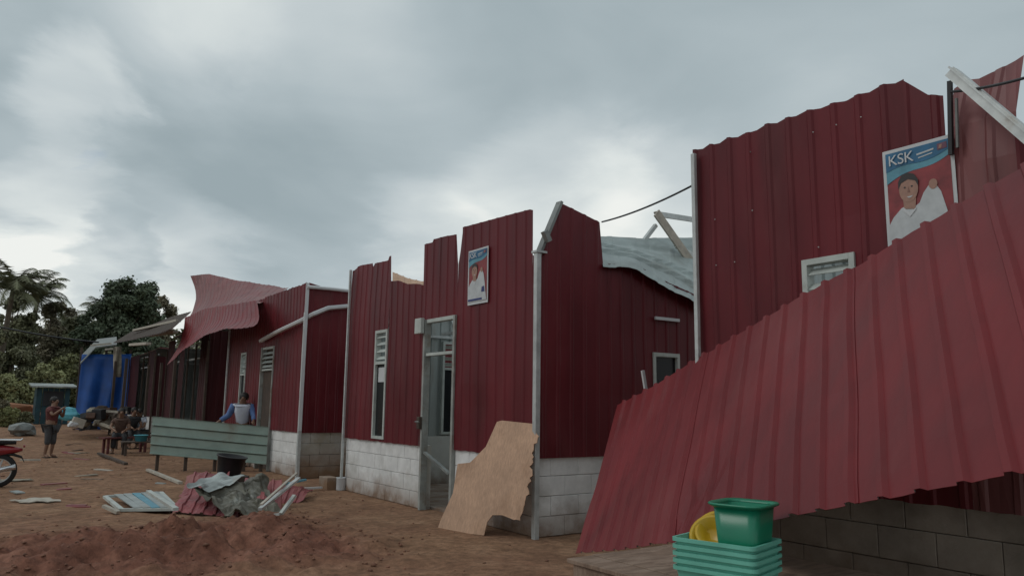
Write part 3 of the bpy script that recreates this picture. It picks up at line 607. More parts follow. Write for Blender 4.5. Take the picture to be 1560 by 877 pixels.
for k in range(NCR):
    zb_ = TZ+.002+k*PIT; H = RIM-PIT*(NCR-1)-TZ-.002
    root = empty('plastic_crate', (cc.x, cc.y, zb_), words[k], 'crate', 'nested turquoise crates on the platform')
    tr = Matrix.Translation((cc.x, cc.y, zb_)) @ Matrix.Rotation(yaw_c+random.uniform(-.012, .012), 4, 'Z')
    hx, hy = cw/2-.012, cdp/2-.012; tp = .016
    prof = [(0, hx-tp, hy-tp, .03), (H, hx, hy, .03), (H, hx-.004, hy-.004, .03), (.008, hx-tp-.004, hy-tp-.004, .028)]
    vs, fs = loft(prof, tr); mesh('body', vs, fs, tealp, root, False)
    prof = [(H-.016, hx+.0005, hy+.0005, .03), (H-.016, hx+.012, hy+.012, .036), (H+.003, hx+.012, hy+.012, .036), (H+.003, hx-.0035, hy-.0035, .03), (H+.001, hx-.0035, hy-.0035, .03)]
    vs, fs = loft(prof, tr); vs, fs = vs, fs[:-2]; mesh('rim', vs, fs, tealp, root, False)
# green bin
bc = cc+cdir*(cw*.5-.150)+cn*.035; bz = TZ+.002+(NCR-1)*PIT+.011
G = empty('plastic_bin', (bc.x, bc.y, bz), 'green plastic bin with flared rim standing in the top crate', 'bin')
trb = Matrix.Translation((bc.x, bc.y, bz)) @ Matrix.Rotation(yaw_c, 4, 'Z') @ Matrix.Diagonal((1.13, 1.16, 1.06, 1))
vs, fs = loft([(0, .094, .098, .033), (.03, .098, .102, .038), (.235, .115, .118, .05), (.235, .111, .114, .05), (.006, .090, .094, .031)], trb, 8); mesh('body', vs, fs, greenp, G, True)
vs, fs = loft([(.228, .1155, .1185, .05), (.240, .139, .142, .075), (.246, .141, .144, .075), (.252, .137, .140, .075), (.243, .1115, .1145, .05), (.236, .1115, .1145, .05)], trb, 8); mesh('rim', vs, fs[:-2], greenp, G, True)
# yellow bowls leaning in the crate
for k, (off, tilt, lab) in enumerate(((.0, .95, 'yellow plastic bowl leaning against the green bin, outer of two'), (.05, .85, 'yellow plastic bowl resting inside another bowl beside the green bin'))):
    ax = (V((0, 0, 1))*cos(tilt) + V((-.9, -.35, 0)).normalized()*sin(tilt)).normalized()
    c0 = cc-cdir*(.10-off*.45)+cn*(.03+off*.5)+V((0, 0, .055+off*.5)); c0.z += bz-cc.z+.01
    prof = [(.001, -.048), (.05, -.046), (.075, -.03), (.105, .022), (.118, .026), (.119, .029), (.103, .026), (.072, -.026), (.048, -.041), (.001, -.043)]
    m_ = MB(); m_.lathe(c0, prof, 28, ax); tag(m_.build('plastic_bowl', yellowp, None, True, at=tuple(c0)), lab, 'bowl')

# ------------------------------------------------------------------ posters
def poster(Yl, Yr, zt, zb_, x, label, tilt=0.):
    """Yl is the edge farther along the row (left as seen from the yard)"""
    W_, H_ = Yl-Yr, zt-zb_
    P_ = empty('campaign_poster', (x, (Yl+Yr)/2, zb_), label, 'poster', 'campaign posters on the stalls')
    def pt(a, b_, lift): return V((x-lift*1.6-.002*sin(a*5+b_*3), Yl-W_*a, zb_+H_*b_+tilt*(a-.5)*H_))
    def poly(nm, pts, m_, lift, par=P_): return mesh(nm, [pt(a, c, lift) for a, c in pts], [tuple(range(len(pts)))[::-1]], m_, par)
    n = 8; vs = []; fs = []
    for l in (0, -.002):
        for i in range(n+1):
            for j in range(n+1): vs.append(pt(i/n, j/n, l))
    K = (n+1)**2
    for i in range(n):
        for j in range(n):
            q = (i*(n+1)+j, (i+1)*(n+1)+j, (i+1)*(n+1)+j+1, i*(n+1)+j+1); fs += [q[::-1], tuple(k+K for k in q)]
    pan = mesh('panel', vs, fs, pw, P_)
    def strip(nm, lo, hi, m_, lift, a0=.05, a1=.95, k=12):
        vs = []; fs = []
        for i in range(k+1):
            a = a0+(a1-a0)*i/k; vs += [pt(a, lo(a), lift), pt(a, hi(a), lift)]
        for i in range(k): fs.append((2*i, 2*i+1, 2*i+3, 2*i+2))
        return mesh(nm, vs, fs, m_, pan)
    strip('backdrop', lambda a: .05, lambda a: .96, pr, .0015)
    strip('banner', lambda a: .66+.20*a+.03*sin(a*6), lambda a: .965, pb2, .003)
    strip('banner', lambda a: .78+.10*a+.02*sin(a*7), lambda a: .966, pb, .0045)
    def ell(cx, cy, rx, ry, k=18, rot=0): return [(cx+rx*cos(2*pi*i/k)*cos(rot)-ry*sin(2*pi*i/k)*sin(rot)*.6, cy+rx*cos(2*pi*i/k)*sin(rot)*.6+ry*sin(2*pi*i/k)*cos(rot)) for i in range(k)]
    poly('figure_shirt', [(.05, .05), (.95, .05), (.90, .20), (.86, .36), (.80, .52), (.73, .60), (.64, .60), (.56, .54), (.50, .46), (.40, .42), (.34, .46), (.24, .44), (.12, .37), (.05, .30)], pgw, .0045, pan)
    poly('figure_neck', [(.28, .43), (.44, .41), (.46, .54), (.27, .54)], ps, .006, pan)
    poly('figure_face', ell(.36, .60, .135, .118), ps, .0072, pan)
    poly('figure_hair', [(.215, .61), (.22, .68), (.27, .735), (.36, .75), (.45, .725), (.50, .67), (.50, .61), (.46, .665), (.36, .69), (.26, .665)], pk, .0084, pan)
    poly('figure_smile', [(.33, .532), (.42, .536), (.39, .522), (.36, .52)], pgw, .0084, pan)
    poly('figure_nose', [(.36, .625), (.385, .57), (.345, .57)], pr2, .0084, pan); poly('figure_collar', [(.27, .445), (.36, .39), (.46, .425), (.44, .40), (.36, .35), (.27, .41)], pw, .0072, pan)
    poly('figure_hand', ell(.70, .60, .06, .045), ps, .0060, pan)
    for ex in (.31, .41): poly('figure_eye', ell(ex, .62, .016, .008, 8), pk, .0084, pan)
    poly('figure_sleeve_patch', [(.70, .20), (.86, .20), (.84, .30), (.72, .29)], pn, .006, pan)
    poly('footer', [(.06, .065), (.74, .065), (.74, .10), (.06, .10)], pn, .0072, pan)
    # lettering on the banner
    def text(s, a, b_, size, m_):
        cu = bpy.data.curves.new('lettering', 'FONT'); cu.body = s; cu.size = size; cu.extrude = .0004; cu.space_character = .95
        ob = bpy.data.objects.new('tmp', cu); COL.objects.link(ob); dg = bpy.context.evaluated_depsgraph_get()
        me = bpy.data.meshes.new_from_object(ob.evaluated_get(dg)); bpy.data.objects.remove(ob); me.name = 'lettering'
        me.materials.clear(); me.materials.append(m_)
        o = bpy.data.objects.new('lettering', me); COL.objects.link(o); o.parent = pan
        q = pt(a, b_, .0085); q.x = min(pt(a, b_, .0085).x, pt(a+.2, b_, .0085).x)-.001
        o.matrix_local = Matrix.Translation(q-base(P_)) @ Matrix.Rotation(tilt*H_/W_*.9, 4, 'X') @ Matrix(((0, 0, -1, 0), (-1, 0, 0, 0), (0, 1, 0, 0), (0, 0, 0, 1)))
    text('KSK', .09, .845, .105*W_/.48, pw)
    poly('banner_line', [(.50, .885), (.74, .90), (.74, .915), (.50, .90)], pgw, .0060, pan); poly('banner_line', [(.52, .855), (.72, .87), (.72, .88), (.52, .865)], pgw, .0060, pan)
    poly('badge', [(.79, .885), (.92, .89), (.92, .945), (.79, .94)], pk2, .006, pan); poly('badge_mark', [(.81, .895), (.85, .897), (.86, .93), (.82, .928)], ps, .0075, pan)
poster(8.57, 8.085, 3.455, 2.73, XF-.056, 'small campaign poster on the notched stall, to the right of its doorway', .0)
poster(2.87, 2.38, 3.285, 2.50, XF-.058, 'large bright campaign poster half hidden behind the fallen awning', .0)

# ------------------------------------------------------------------ torn plywood leaning at the corner
pl = [(667, 803), (672, 790), (690, 750), (697, 706), (716, 704), (740, 680), (757, 642), (765, 640), (812, 645), (815, 657), (821, 664), (818, 674), (813, 676), (810, 690), (812, 704), (808, 712), (811, 724), (805, 736), (806, 752), (799, 764), (797, 776), (792, 792), (780, 790), (765, 784), (750, 784), (742, 795), (737, 815), (700, 810)]
c1, c2 = onz(667, 803), onz(737, 816); cT = onx(790, 642, XF-.10)
pn_ = (c2-c1).cross(cT-c1).normalized(); pn_ = pn_ if pn_.x < 0 else -pn_
def onplane(x, y): d = ray(x, y); return O+d*((c1-O).dot(pn_)/d.dot(pn_))
# break the torn side into splinters
pl2 = []
for i, p in enumerate(pl):
    pl2.append(p)
    if 8 <= i <= 21:
        q = pl[(i+1) % len(pl)]
        for k in (1, 2): pl2.append((p[0]+(q[0]-p[0])*k/3+random.uniform(-3.2, 2.4), p[1]+(q[1]-p[1])*k/3+random.uniform(-1.2, 1.2)))
fr = [onplane(*p) for p in pl2]; n_ = len(fr)
mesh_v = fr+[p-pn_*.009 for p in fr]
ff = [tuple(range(n_)), tuple(range(n_, 2*n_))[::-1]]+[(i, i+n_, (i+1) % n_+n_, (i+1) % n_) for i in range(n_)]
o = mesh('plywood_board', mesh_v, ff, ply, None, False, None, tuple(c1)); tag(o, 'torn bare plywood board leaning against the corner of the notched stall', 'plywood')
bm = bmesh.new(); bm.from_mesh(o.data); bmesh.ops.triangulate(bm, faces=[f for f in bm.faces if len(f.verts) > 4]); bmesh.ops.recalc_face_normals(bm, faces=bm.faces[:]); bm.to_mesh(o.data); bm.free()

# ------------------------------------------------------------------ pale green sheet barrier on trestle legs
gl, gr_ = onz(226, 718), V((XF-.10, 16.45, 0)); gd = gr_-gl; gw = gd.length; gu = gd.normalized(); gn_ = V((gu.y, -gu.x, 0)); gn_ = gn_ if gn_.y < 0 else -gn_
GS = empty('sheet_barrier', tuple(gl), 'pale green ribbed metal sheets laid lengthwise as a counter front', 'barrier')
zt0 = ony(230, 634, gl.y).z; zb0 = ony(227, 692, gl.y).z; zt1 = ony(412, 650, gr_.y).z; zb1 = ony(410, 708, gr_.y).z
nrow = 4
def lerp(a, b_, t): return a+(b_-a)*t
for k in range(nrow):
    a, b_ = k/nrow, (k+1)/nrow
    A = [gl+V((0, 0, lerp(zb0, zt0, a))), gr_+V((0, 0, lerp(zb1, zt1, a)))]
    # ribs run lengthwise: one overlapping sheet per course
    e0 = [A[0]+gn_*(.02+.003*k), A[1]+gn_*(.02+.003*k)]
    vs = []; prof = [(.07, .0), (.09, .028), (.16, .030), (.23, .0), (.94, 0.), (1.0, .022)]
    for (q, h) in prof:
        for i in range(9):
            tt = i/8; z = lerp(lerp(zb0, zt0, a+(b_-a)*q), lerp(zb1, zt1, a+(b_-a)*q), tt); vs.append(gl+gd*tt+V((0, 0, z))+gn_*(h+.004*k+.012*sin(tt*7+k)))
    fs = [(j*9+i, j*9+i+1, (j+1)*9+i+1, (j+1)*9+i) for j in range(len(prof)-1) for i in range(8)]
    o = mesh('ribbed_sheet', vs, fs, greenm, GS); sm = o.modifiers.new('thick', 'SOLIDIFY'); sm.thickness = .003; sm.offset = -1
q0_, q1_ = gl+gd*.01-gn_*.012, gl+gd*.99-gn_*.012; m_ = MB()
m_.hexa([q0_+V((0, 0, zb0+.03)), q1_+V((0, 0, zb1+.03)), q1_-gn_*.006+V((0, 0, zb1+.03)), q0_-gn_*.006+V((0, 0, zb0+.03)), q0_+V((0, 0, zt0-.03)), q1_+V((0, 0, zt1-.03)), q1_-gn_*.006+V((0, 0, zt1-.03)), q0_-gn_*.006+V((0, 0, zt0-.03))]); m_.build('gap_shade_sheet', clothd, GS)  # near-black sheet added behind; its colour stands for shade in the gaps
for tt in (.06, .30, .55, .80, .95):
    p = gl+gd*tt-gn_*.06; m_ = MB(); m_.bar(p+V((0, 0, -.03)), p+V((0, 0, .85)), .06, .06); m_.build('leg', woodd, GS)
m_ = MB(); m_.bar(gl+gd*.02-gn_*.05+V((0, 0, zt0-.06)), gl+gd*.98-gn_*.05+V((0, 0, zt1-.06)), .04, .06); m_.build('top_rail', woodd, GS)

# ------------------------------------------------------------------ debris heap
def crumple(name, pts, m_, label, cat, amp=.06, thick=.004, n=14, seed=0, group=None):
    """four corners -> crumpled cloth or metal"""
    a, b_, c, d = [V(p) for p in pts]; vs = []
    for i in range(n+1):
        for j in range(n+1):
            s, q = i/n, j/n; p = a.lerp(b_, s).lerp(d.lerp(c, s), q)
            r_ = V((fn(s*3+seed, q*3, 1, 1, 4), fn(s*3, q*3+seed, 2, 1, 4), 1.6*fn(s*3, q*3, 3+seed, 1, 4)))*amp
            p = p+r_; p.z = max(p.z, ground_h(p.x, p.y)+.01); vs.append(p)
    fs = [(i*(n+1)+j, (i+1)*(n+1)+j, (i+1)*(n+1)+j+1, i*(n+1)+j+1) for i in range(n) for j in range(n)]
    o = mesh(name, vs, fs, m_, None, False, None, tuple(V(pts[0]))); sm = o.modifiers.new('thick', 'SOLIDIFY'); sm.thickness = thick
    return tag(o, label, cat, group)
def gp(x, y, z=0.): return onz(x, y, z)
def bent_sheet(A, B, m_, label, bend=.06, pitch=.16, seed=0):
    c = V(A[0]); o = ruled('scrap_sheet', None, A, B, [m_, sback], pitch, .022, 8, at=tuple(c), bend=lambda t, q: bend*sin(q*4+t*5+seed)+.03*fn(t*5, q*4, seed, 1, 3))
    return tag(o, label, 'metal sheet', 'scrap roofing sheets in the heap')
def yp(x, y, Y): p = ony(x, y, Y); p.z = max(p.z, ground_h(p.x, p.y)+.012); return p
bent_sheet([yp(262, 785, 10.9), yp(300, 788, 10.6), yp(338, 790, 10.4), yp(374, 788, 10.2)], [yp(278, 752, 11.3), yp(310, 748, 11.1), yp(340, 752, 11.0), yp(372, 756, 10.8)], pink, 'dusty red ribbed sheet lying along the front of the debris heap', .03)
bent_sheet([yp(272, 757, 11.4), yp(300, 752, 11.3), yp(345, 748, 11.2)], [yp(285, 727, 11.9), yp(312, 720, 11.8), yp(350, 717, 11.7)], pink, 'dusty red sheet on the heap under the black bucket', .04, seed=3)
bent_sheet([yp(370, 765, 10.7), yp(400, 768, 10.5), yp(432, 780, 10.3)], [yp(375, 730, 11.2), yp(400, 728, 11.1), yp(428, 738, 11.0)], pink, 'folded red sheet on the right shoulder of the debris heap', .08, seed=5)
bent_sheet([yp(400, 775, 11.2), yp(430, 770, 11.2), yp(462, 765, 11.2)], [yp(405, 742, 11.8), yp(440, 742, 11.9), yp(478, 742, 12.0)], pink, 'low red sheet trailing from the heap towards the alley', .04, seed=8)
crumple('crumpled_tarpaulin', [yp(290, 742, 11.0), yp(352, 786, 10.15), yp(430, 790, 10.0), yp(400, 730, 11.0)], grtarp, 'crumpled grey brown tarpaulin draped over the debris heap', 'tarpaulin', .10, .005, 30, 2)
crumple('crumpled_sheet', [yp(284, 738, 10.95), yp(322, 748, 10.7), yp(378, 724, 10.9), yp(330, 722, 11.2)], sback, 'pale bent sheet on top of the debris heap', 'metal sheet', .03, .004, 12, 6)
# flattened window frame with pale slats
wf = empty('broken_window_frame', tuple(gp(215, 768)), 'flattened pale window frame with loose slats beside the debris heap', 'window frame')
fc = [gp(160, 756, .05), gp(245, 750, .10), gp(270, 775, .05), gp(185, 776, .04)]
for a, b_ in zip(fc, fc[1:]+fc[:1]): m_ = MB(); m_.bar(a, b_, .06, .035); m_.build('frame_bar', frame, wf)
for q in (.2, .36, .52, .68, .84):
    m_ = MB(); m_.bar(fc[0].lerp(fc[1], q)+V((.02, 0, .02)), fc[3].lerp(fc[2], min(1, q+.10))+V((0, .02, .02)), .10, .012); m_.build('slat', sback if q != .52 else pb2, wf)
def batten(a, b_, wdt, m_, label, name='batten', cat='batten', th=None):
    q = MB(); q.bar(a, b_, wdt, th or wdt*.6); tag(q.build(name, m_, None, at=tuple(a)), label, cat)
batten(gp(268, 775, .30), gp(226, 748, .34), .055, frame, 'pale bar sticking out of the heap towards the window frame')
batten(gp(396, 775, .30), gp(455, 728, .50), .045, steel, 'long pale steel bar rising from the right of the heap')
batten(gp(398, 768, .40), gp(452, 720, .52), .03, plank2, 'thin grey batten crossing the steel bar on the heap')
batten(gp(408, 785, .12), gp(428, 782, .16), .05, steel, 'short steel offcut at the right foot of the heap')
batten(gp(428, 782, .17), gp(449, 754, .36), .05, frame, 'pale bar propped steeply at the right of the heap')
batten(gp(440, 745, .06), gp(490, 742, .04), .05, pw, 'white batten lying flat in the mouth of the alley')
batten(gp(430, 738, .10), gp(466, 730, .16), .05, pb2, 'pale blue strip of trim lying behind the heap')
batten(gp(150, 690, .06), gp(192, 706, .04), .08, woodd, 'dark plank lying on the earth before the red bench')
batten(gp(225, 715, .05), gp(275, 735, .03), .07, plank2, 'grey plank lying under the green sheet barrier')
batten(gp(180, 780, .03), gp(158, 770, .10), .06, plank2, 'short grey offcut at the left end of the window frame')
batten(gp(30, 640+60, .05), gp(62, 700, .04), .06, plank2, 'grey stick lying near the standing person')
# flat boards and scraps on the yard
for (x, y, w_, h_, rz, m_, lab) in ((55, 762, .5, .35, .4, plank2, 'flat grey board lying on the earth by the red mud'), (20, 732, .55, .28, .1, sacking, 'pale sack lying flat near the motorbike'), (118, 690, .5, .3, -.3, sacking, 'trodden pale sack on the yard behind the plank')):
    c = gp(x, y); c.z = ground_h(c.x, c.y)+.012; R = Matrix.Rotation(rz, 3, 'Z'); n = 8; vs = []
    for i in range(n+1):
        for j in range(n+1): q = c+R @ V(((i/n-.5)*w_*(1+.1*sin(j)), (j/n-.5)*h_*(1+.12*sin(i*1.7)), 0)); q.z = ground_h(q.x, q.y)+.014+.012*fn(q.x, q.y, 2, 6, 3); vs.append(q)
    o = mesh('scrap_board', vs, [(i*(n+1)+j, (i+1)*(n+1)+j, (i+1)*(n+1)+j+1, i*(n+1)+j+1) for i in range(n) for j in range(n)], m_, None, False, None, tuple(c)); sm = o.modifiers.new('t', 'SOLIDIFY'); sm.thickness = .012; sm.offset = 1; tag(o, lab, 'board')
rl = random.Random(21)
for k in range(26):
    if k < 16: c = onz(rl.uniform(95, 235), rl.uniform(652, 700))
    else: c = onz(rl.uniform(20, 270), rl.uniform(715, 775))
    c.z = ground_h(c.x, c.y)+.008; l_, w_ = rl.uniform(.12, .45), rl.uniform(.03, .14); a_ = rl.uniform(0, 3.1); d_ = V((cos(a_), sin(a_), rl.uniform(-.02, .08))); mt = rl.choice([plank2, wood, sacking, sback, woodd, pink])
    q = MB(); q.bar(c-d_*l_/2, c+d_*l_/2, w_, .018); o = q.build('yard_scrap', mt, None, at=tuple(c)); tag(o, {'weathered_batten': 'grey weathered', 'grey_brown_planks': 'brownish grey', 'pale_sacking': 'straw coloured', 'bare_sheet_back': 'pale metal', 'dark_timber': 'dark brown', 'dusty_red_sheet': 'dusty red'}[mt.name.split('.')[0]]+' scrap trodden into the open yard', 'scrap', 'scraps littering the yard')
# black bucket upside on the heap
bb = ony(351, 708, 11.9)
m_ = MB(); m_.lathe(bb, [(.001, -.14), (.155, -.14), (.165, -.12), (.205, .12), (.222, .122), (.222, .138), (.20, .138), (.155, -.125), (.001, -.125)], 24, (.12, -.1, 1)); tag(m_.build('black_bucket', blackp, None, True, at=tuple(bb)), 'black plastic bucket standing on the debris heap', 'bucket')
m_ = MB(); q = V((bb.x, bb.y, 0)); m_.box((q.x-.28, q.y-.15, ground_h(q.x, q.y)-.02), (q.x+.25, q.y+.2, bb.z-.15)); o = m_.build('wooden_box', woodd, None, at=tuple(q), bevel=.015); tag(o, 'dark wooden box in the heap beneath the black bucket', 'box')
# loose block and tins by the alley
for (x, y, s, m_, nm, lab, cat) in ((500, 744, .18, blockd, 'loose_block', 'loose grey block lying at the mouth of the alley', 'block'),):
    c = gp(x, y); q = MB(); q.box((c.x-.1, c.y-.19, -.01), (c.x+.1, c.y+.19, .20)); tag(q.build(nm, m_, None, at=tuple(c), bevel=.008), lab, cat)
c = gp(519, 746); q = MB(); q.lathe(c, [(.001, 0), (.075, 0), (.078, .01), (.078, .19), (.082, .195), (.082, .21), (.07, .21), (.07, .19), (.001, .185)], 18); o = q.build('paint_tin', pw, None, True, at=tuple(c)); tag(o, 'small white paint tin beside the loose block', 'tin')

# ------------------------------------------------------------------ people
def skin_mesh(name, J, E_, R_, m_, parent, sub=1):
    names = list(J); idx = {k: i for i, k in enumerate(names)}; b_ = base(parent)
    me = bpy.data.meshes.new(name); me.from_pydata([tuple(V(J[k])-b_) for k in names], [(idx[a], idx[c]) for a, c in E_], [])
    me.materials.append(m_); o = bpy.data.objects.new(name, me); COL.objects.link(o); o.parent = parent; ROOT[o.name] = b_
    sk = o.modifiers.new('skin', 'SKIN'); sk.use_smooth_shade = True
    for i, k in enumerate(names):
        r = R_[k]; me.skin_vertices[0].data[i].radius = r if isinstance(r, tuple) else (r, r)
    me.skin_vertices[0].data[0].use_root = True
    s = o.modifiers.new('sub', 'SUBSURF'); s.levels = sub; s.render_levels = sub
    return o
def person(loc, face, h, pose, top, low, label, group=None, bare_arm=True, long_low=True):
    """face: heading (radians, direction the person looks); pose gives joints in body axes (right, forward, up) in units of height"""
    P_ = empty('person', loc, label, 'person', group); f_ = V((cos(face), sin(face), 0)); r_ = V((sin(face), -cos(face), 0)); o_ = V(loc)
    def T_(p): return o_+r_*(p[0]*h)+f_*(p[1]*h)+V((0, 0, p[2]*h))
    J = {k: T_(v) for k, v in pose.items()}
    fdir = {}
    for sd in 'LR':
        w_, e_ = J['hand'+sd], J['elb'+sd]; d = (w_-e_).normalized(); sidev = d.cross(V((0, 0, 1)));
        sidev = sidev.normalized() if sidev.length > .1 else r_
        J['palm'+sd] = w_+d*.035*h
        for k in range(4): J[f'fin{sd}{k}'] = w_+d*(.078-.006*abs(k-1.4))*h+sidev*(k-1.5)*.012*h+V((0, 0, -.012*h))
        J['thumb'+sd] = w_+d*.045*h+sidev*.032*h
    J['nose'] = J['head']+((J['head']-J['neck']).normalized()*.0)+f_*.068*h
    E_ = [('pelvis', 'waist'), ('waist', 'chest'), ('chest', 'neck'), ('neck', 'head'), ('head', 'crown'), ('head', 'nose')]
    R_ = {'pelvis': (.085*h, .062*h), 'waist': (.075*h, .055*h), 'chest': (.092*h, .062*h), 'neck': .034*h, 'head': (.046*h, .054*h), 'crown': .040*h, 'nose': .010*h}
    for sd in 'LR':
        E_ += [('chest', 'sho'+sd), ('sho'+sd, 'elb'+sd), ('elb'+sd, 'hand'+sd), ('hand'+sd, 'palm'+sd), ('palm'+sd, 'thumb'+sd), ('pelvis', 'hip'+sd), ('hip'+sd, 'kne'+sd), ('kne'+sd, 'ank'+sd), ('ank'+sd, 'toe'+sd)]+[('palm'+sd, f'fin{sd}{k}') for k in range(4)]
        R_.update({'sho'+sd: .034*h, 'elb'+sd: .025*h, 'hand'+sd: .018*h, 'palm'+sd: (.022*h, .012*h), 'thumb'+sd: .006*h, 'hip'+sd: .055*h, 'kne'+sd: .036*h, 'ank'+sd: .024*h, 'toe'+sd: (.024*h, .014*h)})
        R_.update({f'fin{sd}{k}': .0058*h for k in range(4)})
    order = {k: J[k] for k in R_}
    skin_mesh('body', order, E_, R_, skin, P_)
    def sub(nm, keys, edges, grow, m_, ends=()):
        Jq = {k: J[k] for k in keys}; Rq = {k: tuple(x*grow+.008 for x in (R_[k] if isinstance(R_[k], tuple) else (R_[k],)*2)) for k in keys}
        for k, a, b_, q in ends: Jq[k] = J[a].lerp(J[b_], q); ra = R_[a] if not isinstance(R_[a], tuple) else R_[a][0]; Rq[k] = (ra*grow+.01,)*2
        return skin_mesh(nm, Jq, edges, Rq, m_, P_)
    ends = []; ed = [('pelvis', 'waist'), ('waist', 'chest'), ('chest', 'shoL'), ('chest', 'shoR'), ('chest', 'coll')]
    ends.append(('coll', 'chest', 'neck', .7))
    keys = ['pelvis', 'waist', 'chest', 'shoL', 'shoR']
    if bare_arm:
        ends += [('slL', 'shoL', 'elbL', .6), ('slR', 'shoR', 'elbR', .6)]; ed += [('shoL', 'slL'), ('shoR', 'slR')]
    else:
        keys += ['elbL', 'elbR']; ends += [('slL', 'elbL', 'handL', .85), ('slR', 'elbR', 'handR', .85)]; ed += [('shoL', 'elbL'), ('elbL', 'slL'), ('shoR', 'elbR'), ('elbR', 'slR')]
    Jc = ends
    o = sub('shirt', keys, ed, 1.14, top, ends)
    # collar narrower
    e2 = [('pelvis', 'hipL'), ('pelvis', 'hipR'), ('hipL', 'kneL'), ('hipR', 'kneR')]; en2 = [('cfL', 'kneL', 'ankL', .85 if long_low else .3), ('cfR', 'kneR', 'ankR', .85 if long_low else .3)]; e2 += [('kneL', 'cfL'), ('kneR', 'cfR')]
    sub('trousers', ['pelvis', 'hipL', 'hipR', 'kneL', 'kneR'], e2, 1.18, low, en2)
    m_ = MB(); hd = J['head']; upd = (J['crown']-J['head']).normalized()
    prof = [(.052*h, -.02*h), (.060*h, .005*h), (.060*h, .03*h), (.050*h, .055*h), (.028*h, .072*h), (.001, .078*h)]
    m_.lathe(hd-f_*.012*h+upd*.012*h, prof, 14, upd-f_*.35, caps=(True, False)); m_.build('hair', hairm, P_, True)
    for sd, q in (('L', -1), ('R', 1)):
        m_ = MB(); p = hd+f_*.050*h+r_*q*.020*h+V((0, 0, .008*h)); m_.lathe(p, [(.001, -.006*h), (.006*h, -.003*h), (.006*h, .003*h), (.001, .006*h)], 8); m_.build('eye', hairm, P_, True)
        m_ = MB(); p = hd+r_*q*.053*h; m_.lathe(p, [(.001, -.016*h), (.009*h, -.006*h), (.011*h, .008*h), (.001, .016*h)], 8); m_.build('ear', skin, P_, True)
        m_ = MB(); a = J['ank'+sd]; t_ = J['toe'+sd]; m_.bar((a.x, a.y, a.z-.022*h)-(t_-a)*.35 if False else V((a.x, a.y, loc[2]+.012))-V((t_.x-a.x, t_.y-a.y, 0))*.3, V((t_.x, t_.y, loc[2]+.012))+V((t_.x-a.x, t_.y-a.y, 0))*.15, .055*h, .02); m_.build('sandal', rubber, P_)
    return P_
stand = dict(pelvis=(0, 0, .52), waist=(0, 0, .62), chest=(0, .01, .755), neck=(0, .012, .845), head=(0, .025, .915), crown=(0, .018, .965),
             shoL=(-.105, .01, .80), elbL=(-.14, .09, .66), handL=(-.06, .16, .76), shoR=(.105, .01, .80), elbR=(.16, .12, .69), handR=(.05, .20, .80),
             hipL=(-.055, 0, .49), kneL=(-.06, .02, .27), ankL=(-.06, 0, .045), toeL=(-.075, .085, .018), hipR=(.055, 0, .49), kneR=(.06, .01, .27), ankR=(.065, -.02, .045), toeR=(.085, .065, .018))
pp = onz(73, 697); person((pp.x, pp.y, ground_h(pp.x, pp.y)), radians(-40), 1.50, stand, shirtr, clothg, 'person in dull red top and charcoal trousers standing with both hands raised', None, True, False)
lean = dict(stand); lean.update(head=(-.02, .10, .885), crown=(-.025, .115, .935), neck=(0, .065, .825), chest=(0, .05, .745), waist=(0, .02, .62), shoL=(-.115, .05, .79), shoR=(.115, .05, .79), elbL=(-.17, .10, .65), handL=(-.19, .20, .60), elbR=(.19, .02, .66), handR=(.29, .08, .585))
sp = ony(370, 640, 18.05); PW = person((sp.x, sp.y, 0.), radians(-120), 1.70, lean, shirtw, clothd, 'person in white and blue shirt bending over behind the green sheets', None, False)
f2, r2 = V((cos(radians(-120)), sin(radians(-120)), 0)), V((sin(radians(-120)), -cos(radians(-120)), 0))
def bj(p): return V((sp.x, sp.y, 0))+r2*p[0]*1.7+f2*p[1]*1.7+V((0, 0, p[2]*1.7))
for sd in 'LR':
    m_ = MB(); a_, e_, h_ = [bj(lean[k+sd]) for k in ('sho', 'elb', 'hand')]; m_.tube([a_+V((0, 0, .02)), a_.lerp(e_, .5), e_, e_.lerp(h_, .8)], [.082, .074, .066, .052], 10); m_.build('sleeve', shirtb, PW, True)
sit = dict(pelvis=(0, 0, .30), waist=(0, .02, .39), chest=(0, .06, .52), neck=(0, .085, .61), head=(0, .11, .68), crown=(0, .115, .73),
           shoL=(-.105, .06, .565), elbL=(-.14, .12, .43), handL=(-.07, .24, .38), shoR=(.105, .06, .565), elbR=(.15, .13, .44), handR=(.08, .25, .39),
           hipL=(-.06, .01, .29), kneL=(-.08, .25, .285), ankL=(-.08, .24, .045), toeL=(-.09, .325, .018), hipR=(.06, .01, .29), kneR=(.08, .25, .285), ankR=(.085, .22, .045), toeR=(.095, .305, .018))
def bench(c, rz, l, m_, label, hgt=.42):
    B_ = empty('bench', tuple(c), label, 'bench', 'rough benches where people sit'); R = Matrix.Rotation(rz, 3, 'Z')
    def w_(a, b_, nm):
        q = MB(); q.hexa([V(c)+R @ V(p) for p in ((a[0], a[1], a[2]), (b_[0], a[1], a[2]), (b_[0], b_[1], a[2]), (a[0], b_[1], a[2]), (a[0], a[1], b_[2]), (b_[0], a[1], b_[2]), (b_[0], b_[1], b_[2]), (a[0], b_[1], b_[2]))]); q.build(nm, m_, B_)
    w_((-l/2, -.17, hgt-.04), (l/2, .17, hgt), 'seat')
    for x in (-l/2+.1, l/2-.16):
        for y in (-.14, .09): w_((x, y, 0), (x+.06, y+.05, hgt-.042), 'leg')
def sitter(px, py, Y, hd, top, low, label, hh=1.6):
    q = ony(px, py, Y); z0 = ground_h(q.x, q.y); q.z = z0
    person((q.x, q.y, z0), hd, hh, sit, top, low, label, 'people sitting by the last stalls')
